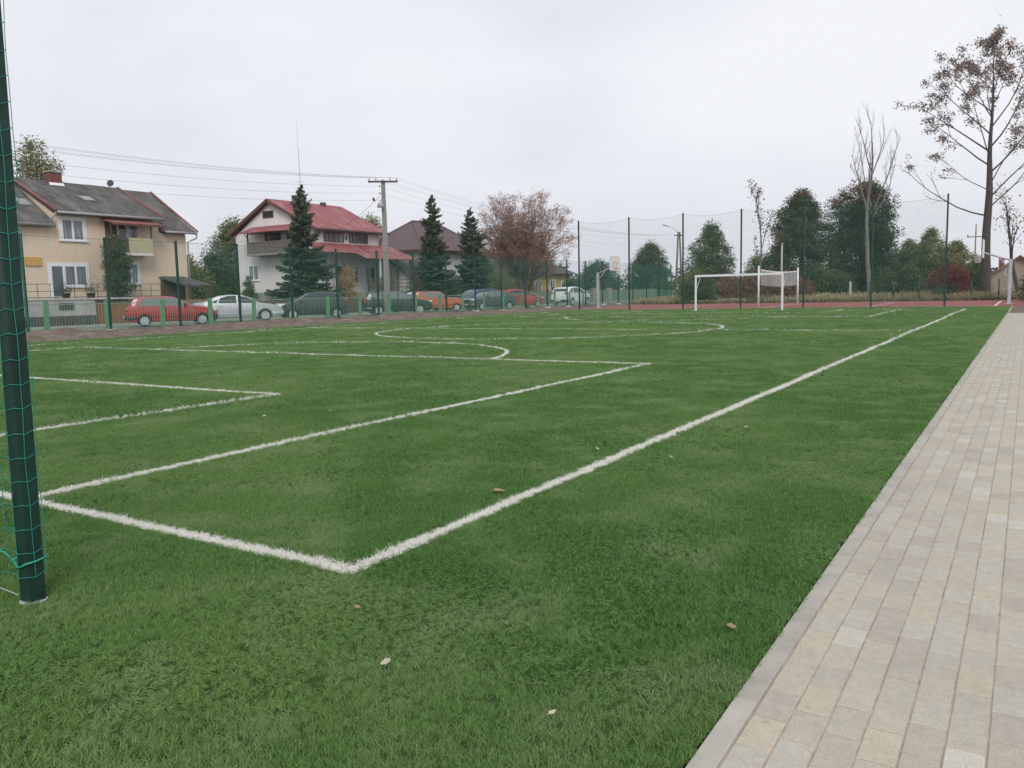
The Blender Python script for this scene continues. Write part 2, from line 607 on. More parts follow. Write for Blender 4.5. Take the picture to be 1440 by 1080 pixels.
while x < 5.2:
    y = -3.2 + (0.5 * PCL if ci % 2 else 0)
    while y < 36.6:
        h = rr.gauss(0, 0.0009)
        tl = rr.gauss(0, 0.0006)
        j = rr.gauss(0, 0.0007)
        x0, x1, y0, y1 = x + GAP / 2 + rr.gauss(0, .0004), x + PCW - GAP / 2 + rr.gauss(0, .0004), y + GAP * 0.62 + j, y + PCL - GAP * 0.62 + j
        c = 0.003
        if y < 16:
            vs = [(x0, y0, -.02), (x1, y0, -.02), (x1, y1, -.02), (x0, y1, -.02),
                  (x0, y0, h - c), (x1, y0, h - c), (x1, y1, h - c), (x0, y1, h - c),
                  (x0 + c, y0 + c, h - tl), (x1 - c, y0 + c, h + tl), (x1 - c, y1 - c, h + tl), (x0 + c, y1 - c, h - tl)]
            fs = [(8, 9, 10, 11)]
            for k in (0, 4):
                for i in range(4):
                    q = (i + 1) % 4
                    fs.append((k + i, k + q, k + 4 + q, k + 4 + i))
            mb.add(vs, fs)
        else:
            mb.add([(x0, y0, h), (x1, y0, h), (x1, y1, h), (x0, y1, h), (x0, y0, -.02), (x1, y0, -.02), (x1, y1, -.02), (x0, y1, -.02)],
                   [(0, 1, 2, 3), (4, 5, 1, 0), (5, 6, 2, 1), (6, 7, 3, 2), (7, 4, 0, 3)])
        y += PCL
    x += PCW
    ci += 1
struct('paving', mb, MATS['paver'])
mb = MB()
mb.quad([(1.85, -4, -0.0038), (5.3, -4, -0.0038), (5.3, 36.7, -0.0038), (1.85, 36.7, -0.0038)])
struct('paving_bed', mb, MATS['joint_sand'])
t = NT('kerb_concrete')
rnd = t.node('ShaderNodeNewGeometry').outputs['Random Per Island']
c1 = t.ramp(rnd, [(0, (0.385, 0.368, 0.335)), (1, (0.43, 0.412, 0.378))])
c1 = t.mix(1.0, c1, t.ramp(t.noise(6, 5, 0.65, coord='World'), [(0.3, (0.78, 0.78, 0.76)), (0.7, (1.08, 1.06, 1.02))]), 'MULTIPLY')
t.color(c1); t.set(0.9, spec=0.2); t.bump(t.noise(90, 4, coord='World'), 0.3, 0.004)
mb = MB()
y = -3.3
while y < 47.4:
    h = 0.005 + rr.gauss(0, 0.0008)
    mb.bbox((1.852, y + 0.0012, -0.1), (1.9205, y + 0.9988, h), 0.003)
    y += 1.0
struct('paving_kerb', mb, MATS['kerb_concrete'])

# red sports court behind the pitch
t = NT('court_red')
a = t.ramp(t.noise(0.9, 5, 0.6, coord='World'), [(0.3, (0.225, 0.068, 0.066)), (0.7, (0.30, 0.098, 0.092))])
t.color(a); t.set(0.85, spec=0.2)
mb = MB()
mb.quad([(-26.2, 47.75, 0.006), (2.6, 47.75, 0.006), (2.6, 65.5, 0.006), (-26.2, 65.5, 0.006)])
struct('sports_court', mb, MATS['court_red'])
mat('line_paint', (0.72, 0.70, 0.68), 0.7, var=0.08)
mat('line_paint_yellow', (0.55, 0.42, 0.12), 0.7, var=0.1)
def markings(name, rects, m, z=0.010):
    mb = MB()
    for x0, y0, x1, y1 in rects:
        mb.quad([(x0, y0, z), (x1, y0, z), (x1, y1, z), (x0, y1, z)])
    struct(name, mb, MATS[m])
w = 0.05
markings('court_markings', [(-25.0, 49.2, -24.9, 61.5), (1.0, 49.2, 1.1, 61.5), (-24.9, 49.2, 1.0, 49.3), (-24.9, 61.4, 1.0, 61.5), (-11.8, 49.3, -11.7, 61.4),
                            (-5.5, 49.3, -5.4, 61.4), (-18.3, 49.3, -18.2, 61.4)], 'line_paint')
markings('court_markings', [(-7.6, 50.2, -7.5, 58.6), (-15.8, 50.2, -15.7, 58.6), (-15.7, 50.2, -7.6, 50.3), (-15.7, 58.5, -7.6, 58.6)], 'line_paint_yellow', 0.014)

# raised dirt bank along the left side, from the carpet edge up to the road fence
t = NT('bare_dirt')
a = t.ramp(t.noise(2.2, 7, 0.7, coord='World'), [(0.28, (0.080, 0.062, 0.050)), (0.5, (0.165, 0.133, 0.108)), (0.72, (0.26, 0.222, 0.185))])
t.color(a); t.set(0.95, spec=0.1); t.bump(t.noise(14, 6, 0.7, coord='World'), 0.9, 0.03)
nx, ny = 26, 520
X = np.linspace(-28.95, -24.42, nx)
Y = np.linspace(-4, 92, ny)
XX, YY = np.meshgrid(X, Y, indexing='ij')
edge = np.where(YY > 47.0, -26.3, -24.45)
base = np.clip((edge - 0.15 - XX) / 2.2, 0, 1) * 0.15
lump = (vnoise(XX * 1.6, YY * 1.2, 1) - 0.45) * 0.13 + (vnoise(XX * 5, YY * 4, 2) - 0.5) * 0.07
lump += np.clip(vnoise(XX * 0.9, YY * 0.55, 6) - 0.62, 0, 1) * 0.55
lump *= 0.75 * np.clip((edge - XX) / 1.0, 0, 1) * np.clip((XX + 28.95) / 0.5, 0, 1)
Z = base + lump - 0.006
mb = MB()
vs = np.stack([XX, YY, Z], 2).reshape(-1, 3)
fs = [(i * ny + j, (i + 1) * ny + j, (i + 1) * ny + j + 1, i * ny + j + 1) for i in range(nx - 1) for j in range(ny - 1)]
mb.add(vs, fs, 0, True)
struct('dirt_bank', mb, MATS['bare_dirt'])

t = NT('road_asphalt')
a = t.ramp(t.noise(0.5, 6, 0.6, coord='World'), [(0.3, (0.20, 0.195, 0.19)), (0.7, (0.275, 0.27, 0.26))])
t.color(a); t.set(0.9, spec=0.2)
mat('verge_concrete', (0.36, 0.34, 0.31), 0.9, var=0.2, scale=0.8)
mb = MB()
mb.quad([(-37.2, -60, 0.06), (-28.9, -60, 0.06), (-28.9, 190, 0.06), (-37.2, 190, 0.06)])
struct('road', mb, MATS['road_asphalt'])
mb = MB()
mb.box((-29.35, -20, 0.0), (-29.2, 120, 0.13))
mb.box((-36.95, -20, 0.0), (-36.8, 120, 0.15))
struct('road_kerb', mb, MATS['kerb_concrete'])
t = NT('yard_grass')
a = t.ramp(t.noise(0.8, 6, 0.65, coord='World'), [(0.3, (0.05, 0.075, 0.03)), (0.6, (0.09, 0.115, 0.05)), (0.75, (0.16, 0.14, 0.09))])
t.color(a); t.set(0.95, spec=0.1); t.bump(t.noise(8, 5, coord='World'), 0.8, 0.05)
mb = MB()
mb.quad([(-160, -60, 0.10), (-37.2, -60, 0.10), (-37.2, 190, 0.10), (-160, 190, 0.10)])
struct('garden_ground', mb, MATS['yard_grass'])
mb = MB()
mb.quad([(1.9, 36.7, 0.0), (9.0, 36.7, 0.02), (9.0, 62, 0.05), (2.7, 62, 0.02), (2.7, 47.75, 0.004), (1.92, 47.5, 0.004)])
struct('planting_bed', mb, MATS['bare_dirt'])

# ---------------------------------------------------------------- nets, fences, goals
mat('dark_green_steel', (0.009, 0.036, 0.028), 0.42, var=0.35, scale=7, spec=0.4)
mat('net_green', (0.012, 0.225, 0.165), 0.6, var=0.1)
mat('rope_green', (0.020, 0.26, 0.17), 0.6, var=0.15, scale=30)
mat('light_green_paint', (0.130, 0.300, 0.160), 0.55, var=0.15, scale=4)
mat('pale_green_bars', (0.19, 0.34, 0.235), 0.5, var=0.12, scale=4)
mat('white_metal', (0.72, 0.73, 0.74), 0.35, var=0.06)
mat('galvanised', (0.46, 0.47, 0.49), 0.4, metal=0.3, var=0.1)
mat('white_net', (0.72, 0.72, 0.73), 0.7)
mat('concrete_foot', (0.42, 0.40, 0.37), 0.9, var=0.2, scale=8)
mat('tape_white', (0.72, 0.72, 0.70), 0.7)
mat('lead_grey', (0.36, 0.44, 0.40), 0.7)
mat('orange_paint', (0.62, 0.11, 0.04), 0.4)
mat('black_rubber', (0.018, 0.018, 0.019), 0.7, var=0.2)

def strand_net(mb, p0, p1, height, cell, r, sag=0.0, z0=0.05, seg=6, bays=1, phase=0.0):
    """square mesh net hung between the points p0 and p1 (ground level)"""
    p0, p1 = Vector(p0), Vector(p1)
    L = (p1 - p0).length
    d = (p1 - p0) / L
    def top(s):
        q = (s / L * bays) % 1.0
        return -sag * 4 * q * (1 - q)
    nv = int(L / cell)
    for i in range(nv + 1):
        s = min(L, i * cell + 0.3 * cell)
        b = p0 + d * s
        mb.tube([b + Vector((0, 0, z0)), b + Vector((0, 0, height + top(s)))], r, 3, cap=False, smooth=False)
    nh = int((height - z0) / cell)
    for k in range(nh + 1):
        z = z0 + k * cell
        fr = (z / height) ** 2
        n = seg * bays
        pts = [p0 + d * (L * i / n) + Vector((0, 0, min(z, height) + fr * top(L * i / n))) for i in range(n + 1)]
        mb.tube(pts, r, 3, cap=False, smooth=False)

def square_post(mb, x, y, w, z0, z1):
    mb.bbox((x - w / 2, y - w / 2, z0), (x + w / 2, y + w / 2, z1), 0.004)

# near ball stop net behind the near goal line: its last post stands at the left of the picture
NPX, NPY = -0.925, -0.930
bs = thing('ball_stop_net', 'tall dark green post close by at the left with bright green net tied round it', 'net fence', (NPX, NPY, 0))
bs.rotation_euler = (-0.0055, 0.0088, 0)
for k in range(2):
    mb = MB()
    square_post(mb, -3.747 * k, 0, 0.072, -0.05, 6.0)
    p = build('post', mb, MATS['dark_green_steel'], bs)
    mb = MB()
    mb.lathe([(0.054, 0.0), (0.054, 0.006), (0.05, 0.008)], 20, M=Matrix.Translation((-3.747 * k, 0, 0)))
    build('ground_sleeve', mb, MATS['galvanised'], p)
    mb = MB()
    mb.bbox((-3.747 * k - 0.039, -0.039, 6.0), (-3.747 * k + 0.039, 0.039, 6.02), 0.006)
    build('cap', mb, MATS['black_rubber'], p)
mb = MB()
cell = 0.1
rr = random.Random(3)
hw = 0.0385
pitch_cols = 37
def sagz(k, x):
    return 0.006 * math.sin(5 * x + k * 1.7) + 0.003 * math.sin(23 * x + k)
for k in range(1, 60):
    z = 0.02 + k * cell
    pts = [Vector((-3.7 + i * 0.1, -0.045 - 0.012 * abs(math.sin(i * 0.9 + k)), z + sagz(k, i * 0.1) - (0.018 if i % 2 else 0))) for i in range(37)]
    dz = rr.uniform(-0.003, 0.003)
    # the strand runs round the outside of the post and is tied behind it
    pts += [Vector((-hw, -hw - 0.002, z + dz)), Vector((-0.01, -hw - 0.003, z - 0.010 + dz)), Vector((hw + 0.002, -hw - 0.002, z + 0.002 + dz)),
            Vector((hw + 0.003, -0.005, z - 0.006 + dz)), Vector((hw + 0.002, hw, z + 0.012 + dz)), Vector((0, hw + 0.002, z + 0.016))]
    mb.tube(pts, 0.0018, 5, cap=False)
for i in range(37):
    x = -3.66 + i * 0.1
    pts = [Vector((x + 0.008 * math.sin(k * 1.3 + i) + 0.01 * math.sin(k * 0.31 + i * 2), -0.047 - 0.01 * abs(math.sin(k + i)), 0.02 + k * cell)) for k in range(1, 60)]
    mb.tube(pts, 0.0018, 5, cap=False)
for (px, py) in ((hw + 0.004, hw + 0.001), (-hw * 0.6, -hw - 0.004), (hw + 0.004, -hw * 0.2)):
    pts = [Vector((px + 0.003 * math.sin(k * 1.9), py + 0.003 * math.sin(k * 0.8), 0.02 + k * cell)) for k in range(1, 60)]
    mb.tube(pts, 0.0016, 5, cap=False)
build('net', mb, MATS['net_green'], bs)
mb = MB()
pts = [Vector((-3.7 + i * 0.1, -0.05, 0.205 + 0.006 * math.sin(i * 0.6))) for i in range(37)]
pts += [Vector((-hw - 0.002, -hw - 0.005, 0.175)), Vector((-0.012, -hw - 0.007, 0.155)), Vector((hw * 0.5, -hw - 0.006, 0.165)), Vector((hw + 0.006, -hw - 0.006, 0.178)),
        Vector((hw + 0.008, 0, 0.180)), Vector((hw + 0.006, hw + 0.005, 0.188)), Vector((0, hw + 0.006, 0.19)), Vector((-hw - 0.006, hw, 0.188)), Vector((-hw - 0.006, -hw, 0.186)),
        Vector((-hw - 0.012, -hw - 0.01, 0.178))]
mb.tube(pts, 0.0048, 6)
build('tie_rope', mb, MATS['rope_green'], bs)
mb = MB()
pts = [Vector((-3.7 + i * 0.1, -0.046, 0.04 + 0.003 * math.sin(i * 0.8))) for i in range(37)] + [Vector((-hw - 0.001, -hw, 0.03))]
mb.tube(pts, 0.0022, 6)
build('lead_line', mb, MATS['lead_grey'], bs)

# far ball stop net
fs_ = thing('ball_stop_net', 'row of tall dark green posts with a thin net behind the far goal', 'net fence', (-23.68, 47.98, 0))
STEP = (23.68 - 1.29) / 6
for i in range(7):
    mb = MB()
    square_post(mb, STEP * i, 0, 0.085, -0.05, 6.05)
    p = build('post', mb, MATS['dark_green_steel'], fs_)
    mb = MB()
    mb.bbox((STEP * i - 0.046, -0.046, 6.05), (STEP * i + 0.046, 0.046, 6.075), 0.006)
    build('cap', mb, MATS['black_rubber'], p)
mb = MB()
strand_net(mb, (0, -0.05, 0), (STEP * 6, -0.05, 0), 6.0, 0.1, 0.0022, sag=0.22, bays=6)
build('net', mb, MATS['net_green'], fs_)
mb = MB()
n = 60
mb.tube([(STEP * 6 * i / n, -0.05, 6.02 - 0.22 * 4 * ((i / 10) % 1) * (1 - (i / 10) % 1)) for i in range(n + 1)], 0.006, 5)
build('top_rope', mb, MATS['dark_green_steel'], fs_)

# net fence along the road side
FX, FY0, FSTEP, FN = -27.85, 13.07 - 3.146 * 2, 3.146, 23  # left side layout, this fence to the houses: scaled towards the camera beforehand
FZ = 0.12
pf = thing('side_net_fence', 'long dark green net fence on posts along the left side of the pitch', 'net fence', (FX, 0, FZ))
ff = MB()
for i in range(FN):
    mb = MB()
    yy = FY0 + FSTEP * i
    square_post(mb, 0, yy, 0.085, -0.1, 3.60)
    p = build('post', mb, MATS['dark_green_steel'], pf)
    mb = MB()
    mb.bbox((-0.046, yy - 0.046, 3.60), (0.046, yy + 0.046, 3.62), 0.006)
    build('cap', mb, MATS['black_rubber'], p)
    if i % 3 != 1:
        mb = MB()
        rr = random.Random(i)
        n = 9
        mb.lathe([(0.26, -0.06), (0.24, 0.05), (0.15, 0.075), (0.06, 0.08)], n, M=Matrix.Translation((rr.uniform(-.03, .1), yy + rr.uniform(-.05, .1), 0.0)))
        build('concrete_footing', mb, MATS['concrete_foot'], p)
mb = MB()
strand_net(mb, (0.05, FY0, 0), (0.05, FY0 + FSTEP * (FN - 1), 0), 3.54, 0.085, 0.0024, sag=0.04, bays=FN - 1, seg=3)
build('net', mb, MATS['net_green'], pf)
mb = MB()
mb.tube([(0.05, FY0, 3.55), (0.05, FY0 + FSTEP * (FN - 1), 3.55)], 0.006, 5)
build('top_wire', mb, MATS['dark_green_steel'], pf)

# old bar fence of the road, light green posts
bf = thing('bar_fence', 'low green steel bar fence with thick pale green posts, right before the parked cars', 'fence', (-28.73, 0, 0.10))
OY0, OST = 14.23 - 2.46 * 3, 2.455
NO = 31
for i in range(NO):
    rr = random.Random(100 + i)
    yy = OY0 + OST * i
    mb = MB()
    lean = 0.0 if i < 22 else 0.10
    mb.box((-0.05, -0.075, -0.15), (0.05, 0.075, 1.22 + rr.uniform(-.03, .02)), M=Matrix.Translation((0, yy, 0)) @ Matrix.Rotation(rr.gauss(0, .012) - lean, 4, 'X') @ Matrix.Rotation(rr.gauss(0, .015), 4, 'Y'))
    build('post', mb, MATS['light_green_paint'], bf)
    if i < NO - 1:
        mb = MB()
        y0, y1 = yy + 0.09, yy + OST - 0.09
        for z in (0.16, 1.08):
            mb.box((-0.018, y0, z), (0.018, y1, z + 0.035))
        k = 0
        yb = y0 + 0.05
        while yb < y1 - 0.02:
            mb.box((-0.0045, yb - 0.0045, 0.1955), (0.0045, yb + 0.0045, 1.0795))
            mb.box((-0.0045, yb - 0.0045, 1.1155), (0.0045, yb + 0.0045, 1.135))
            mb.box((-0.0045, yb - 0.0045, 0.09), (0.0045, yb + 0.0045, 0.1595))
            yb += 0.115
        build('bar_panel', mb, MATS['pale_green_bars'], bf)

# goals
def goal(x, y, rz, label):
    g = thing('football_goal', label, 'goal', (x, y, 0), rz)
    w, h = 4.89, 2.0
    for s in (0, 1):
        mb = MB()
        mb.bbox((s * w - 0.05, -0.05, 0.0), (s * w + 0.05, 0.05, h - 0.06), 0.012)
        p = build('post', mb, MATS['white_metal'], g)
        mb = MB()
        mb.tube([(s * w, 0.05, 1.15), (s * w, 0.75, 1.90), (s * w, 0.05, 1.93)], 0.02, 8)
        build('net_bracket', mb, MATS['white_metal'], p)
    mb = MB()
    mb.bbox((-0.05, -0.05, h - 0.058), (w + 0.05, 0.05, h + 0.055), 0.012)
    build('crossbar', mb, MATS['white_metal'], g)
    return g
goal(-13.70, PL, 0, 'white metal football goal on the far goal line in front of the tall posts')

# volleyball net across the court
vb = thing('volleyball_net', 'white volleyball posts with sagging grey net on the red court', 'volleyball net', (0, 0, 0))
VA, VB = Vector((-11.95, 50.0, 0)), Vector((-11.5, 58.5, 0))
for P in (VA, VB):
    mb = MB()
    mb.tube([P + Vector((0, 0, -0.05)), P + Vector((0, 0, 2.62))], 0.06, 14)
    mb.tube([P + Vector((0, 0, 2.62)), P + Vector((0, 0, 2.65))], [0.064, 0.05], 14)
    build('post', mb, MATS['white_metal'], vb)
dv = (VB - VA).normalized()
a, b = VA + dv * 0.45, VB - dv * 0.45
L = (b - a).length
def vz(t, h):
    return h - 0.10 * 4 * t * (1 - t) - 0.02 * (t - 0.5)
mb = MB()
n = 84
for i in range(n + 1):
    q = i / n
    p = a + (b - a) * q
    mb.tube([p + Vector((0, 0, vz(q, 1.42))), p + Vector((0, 0, vz(q, 2.40)))], 0.006, 3, cap=False)
for k in range(10):
    h = 1.42 + 0.108 * k
    mb.tube([a + (b - a) * (i / 14) + Vector((0, 0, vz(i / 14, h))) for i in range(15)], 0.006, 3, cap=False)
build('net', mb, MATS['white_net'], vb)
mb = MB()
for i in range(14):
    q0, q1 = i / 14, (i + 1) / 14
    pa, pb = a + (b - a) * q0, a + (b - a) * q1
    mb.slab([pa + Vector((.006, 0, vz(q0, 2.34))), pb + Vector((.006, 0, vz(q1, 2.34))), pb + Vector((.006, 0, vz(q1, 2.42))), pa + Vector((.006, 0, vz(q0, 2.42)))], 0.012)
build('top_tape', mb, MATS['tape_white'], vb)
for P, q in ((VA, 0), (VB, 1)):
    mb = MB()
    e = a if q == 0 else b
    mb.tube([P + Vector((0, 0, 2.45)), e + Vector((0, 0, vz(q, 2.38)))], 0.006, 5)
    mb.tube([P + Vector((0, 0, 1.35)), e + Vector((0, 0, vz(q, 1.44)))], 0.006, 5)
    mb.tube([e + Vector((0, 0, vz(q, 1.42))), e + Vector((0, 0, vz(q, 2.40)))], 0.012, 6)
    build('tension_cord', mb, MATS['tape_white'], vb)

# basketball stands
def hoop(x, y, sgn, label, hz):
    h = thing('basketball_stand', label, 'basketball hoop', (x, y, 0))
    if sgn < 0:
        h.rotation_euler = (0, 0, math.pi)
    mb = MB()
    mb.bbox((-0.09, -0.09, 0), (0.09, 0.09, hz), 0.012)
    mb.bbox((-0.2, -0.2, 0.0), (0.2, 0.2, 0.03), 0.01)
    build('post', mb, MATS['galvanised'], h)
    mb = MB()
    mb.tube([(-0.05, 0, hz - 0.08), (1.38, 0, hz + 0.42)], 0.055, 8)
    mb.tube([(0.05, 0, hz - 0.55), (0.6, 0, hz + 0.10)], 0.03, 8)
    build('arm', mb, MATS['galvanised'], h)
    bz = hz + 0.12
    mb = MB()
    mb.bbox((1.40, -0.9, bz), (1.44, 0.9, bz + 1.08), 0.01)
    bd = build('backboard', mb, MATS['white_metal'], h)
    mb = MB()
    for (y0, y1, z0, z1) in ((-0.3, 0.3, bz + 0.17, bz + 0.22), (-0.3, 0.3, bz + 0.57, bz + 0.62), (-0.3, -0.25, bz + 0.2205, bz + 0.5695), (0.25, 0.3, bz + 0.2205, bz + 0.5695)):
        mb.box((1.4405, y0, z0), (1.445, y1, z1))
    build('target_square', mb, MATS['orange_paint'], bd)
    mb = MB()
    rz = bz + 0.14
    ring = [(1.70 + 0.225 * math.cos(6.2832 * i / 20), 0.225 * math.sin(6.2832 * i / 20), rz) for i in range(21)]
    mb.tube(ring, 0.011, 6)
    mb.box((1.441, -0.07, rz - 0.04), (1.49, 0.07, rz + 0.012))
    build('rim', mb, MATS['orange_paint'], h)
    mb = MB()
    for i in range(12):
        t0 = 6.2832 * i / 12
        for s in (1, -1):
            pts = []
            for k in range(6):
                r_ = 0.215 - 0.095 * math.sin(k / 5 * 1.45)
                tt = t0 + s * k * 0.26
                pts.append((1.70 + r_ * math.cos(tt), r_ * math.sin(tt), rz - k * 0.085))
            mb.tube(pts, 0.009, 4, cap=False)
    build('hoop_net', mb, MATS['tape_white'], h)
    return h
hoop(-25.3, 54.2, 1, 'grey basketball stand with white board at the left end of the red court', 2.68)
hoop(1.62, 54.2, -1, 'grey basketball stand by the big tree trunk at the right end of the court', 2.62)

# ---------------------------------------------------------------- parked cars
def paint(name, c, metal=0.0):
    t = NT(name)
    t.color(t.ramp(t.noise(0.8, 3), [(0.3, tuple(x * 0.93 for x in c)), (0.7, tuple(min(1, x * 1.05) for x in c))]))
    t.set(0.32, metal, 0.5, coat=0.7)
    return t.m
paint('paint_red', (0.33, 0.012, 0.018))
paint('paint_silver', (0.50, 0.52, 0.54), 0.35)
paint('paint_dark_green', (0.028, 0.036, 0.032), 0.2)
paint('paint_black', (0.013, 0.016, 0.017), 0.2)
paint('paint_orange', (0.46, 0.085, 0.022))
paint('paint_grey', (0.055, 0.060, 0.062), 0.3)
paint('paint_blue', (0.03, 0.07, 0.16), 0.2)
paint('paint_bright_red', (0.36, 0.014, 0.018))
paint('paint_white', (0.74, 0.75, 0.76))
t = NT('car_glass')
t.color((0.022, 0.030, 0.032)); t.set(0.06, 0.0, 0.9)
t = NT('car_glass_pale')
t.color((0.13, 0.155, 0.15)); t.set(0.08, 0.0, 0.9)
mat('tyre_rubber', (0.016, 0.016, 0.017), 0.85)
mat('rim_silver', (0.55, 0.56, 0.57), 0.35, metal=0.5)
mat('black_plastic', (0.022, 0.022, 0.024), 0.6)
mat('lamp_clear', (0.62, 0.64, 0.65), 0.12, spec=0.8)
mat('lamp_red', (0.33, 0.02, 0.02), 0.15, spec=0.8)
mat('plate_white', (0.66, 0.66, 0.64), 0.5)

def lerp_tab(tab, x):
    if x <= tab[0][0]:
        return tab[0][1]
    for (a, b), (c, d) in zip(tab, tab[1:]):
        if x <= c:
            return b + (d - b) * (x - a) / (c - a)
    return tab[-1][1]

class Car:
    """shape functions of one car: x runs forward from the middle, z up, half width w"""
    def __init__(s, top, belt, w, tumble, zlow, wheels, rw, roofz):
        s.top, s.belt, s.w, s.tumble, s.zlow, s.wheels, s.rw, s.roofz = top, belt, w, tumble, zlow, wheels, rw, roofz
        s.x0, s.x1 = top[0][0], top[-1][0]
    def W(s, x):
        L = s.x1 - s.x0
        q = (x - s.x0) / L
        e = 1.0
        if q < 0.13:
            e = 1 - 0.16 * ((0.13 - q) / 0.13) ** 2
        if q > 0.84:
            e = 1 - 0.26 * ((q - 0.84) / 0.16) ** 2
        return s.w * e
    def T(s, x):
        return lerp_tab(s.top, x)
    def B(s, x):
        return min(lerp_tab(s.belt, x), s.T(x) - 0.035)
    def ytop(s, x):
        return s.W(x) * 0.985 - s.tumble * max(0, s.T(x) - s.B(x)) / (s.roofz - lerp_tab(s.belt, 0))
    def side(s, x, z):
        b, tp = s.B(x), s.T(x) - 0.05
        if z <= b:
            zl = s.low(x)
            m = zl + (b - zl) * 0.55
            return s.W(x) * (1.0 if z <= m else 1.0 - 0.015 * (z - m) / (b - m))
        f = min(1, (z - b) / max(0.02, tp - b))
        return s.W(x) * 0.985 + (s.ytop(x) - s.W(x) * 0.985) * f
    def low(s, x):
        L = s.x1 - s.x0
        q = (x - s.x0) / L
        z = s.zlow
        if q < 0.06:
            z += 0.14 * (0.06 - q) / 0.06
        if q > 0.93:
            z += 0.10 * (q - 0.93) / 0.07
        return z
    def zsurf(s, x, y):
        yt = s.ytop(x)
        tp = s.T(x)
        y = abs(y)
        if y < 0.72 * yt:
            return tp - 0.012 * y / (0.72 * yt)
        return tp - 0.012 - 0.038 * (y - 0.72 * yt) / (0.28 * yt)
    def section(s, x):
        zl, b, tp, Wd, yt = s.low(x), s.B(x), s.T(x), s.W(x), s.ytop(x)
        m = zl + (b - zl) * 0.55
        half = [(0, zl), (Wd * 0.86, zl), (Wd * 0.965, zl + 0.05), (Wd * 0.992, zl + 0.16), (Wd, m), (Wd * 0.985, b), (yt, tp - 0.05), (yt * 0.93, tp - 0.024), (yt * 0.72, tp - 0.012), (0, tp)]
        return half

def body_mesh(c, m, name):
    xs = sorted(set([round(x, 3) for x, _ in c.top] + [round(c.x0 + (c.x1 - c.x0) * i / 26, 3) for i in range(27)]))
    bm = bmesh.new()
    rows = []
    for x in xs:
        h = c.section(x)
        pts = [(x, y, z) for y, z in h] + [(x, -y, z) for y, z in reversed(h[1:-1])]
        rows.append([bm.verts.new(p) for p in pts])
    n = len(rows[0])
    for a, b in zip(rows, rows[1:]):
        for k in range(n):
            j = (k + 1) % n
            f = bm.faces.new((a[k], b[k], b[j], a[j]))
            f.smooth = True
    bm.faces.new(rows[0])
    bm.faces.new(rows[-1][::-1])
    bmesh.ops.recalc_face_normals(bm, faces=bm.faces)
    me = bpy.data.meshes.new(name)
    bm.to_mesh(me)
    bm.free()
    # cut the wheel arches
    cb = MB()
    for wx in c.wheels:
        for s in (1, -1):
            M = Matrix.Translation((wx, s * c.w * 0.98, c.rw * 1.0)) @ Matrix.Rotation(R(90), 4, 'X')
            cb.lathe([(c.rw * 1.13, -0.22), (c.rw * 1.13, 0.22)], 28, M=M)
    cme = cb.mesh('cut', m)
    bo = bpy.data.objects.new('tmp_body', me)
    co = bpy.data.objects.new('tmp_cut', cme)
    COL.objects.link(bo)
    COL.objects.link(co)
    md = bo.modifiers.new('b', 'BOOLEAN')
    md.object = co
    md.operation = 'DIFFERENCE'
    md.solver = 'EXACT'
    bpy.context.view_layer.update()
    dg = bpy.context.evaluated_depsgraph_get()
    res = bpy.data.meshes.new_from_object(bo.evaluated_get(dg))
    bpy.data.objects.remove(bo)
    bpy.data.objects.remove(co)
    res.materials.clear()
    res.materials.append(m)
    res.polygons.foreach_set('material_index', [0] * len(res.polygons))
    res.polygons.foreach_set('use_smooth', [True] * len(res.polygons))
    try:
        res.set_sharp_from_angle(angle=R(32))
    except Exception:
        pass
    res.name = name
    return res

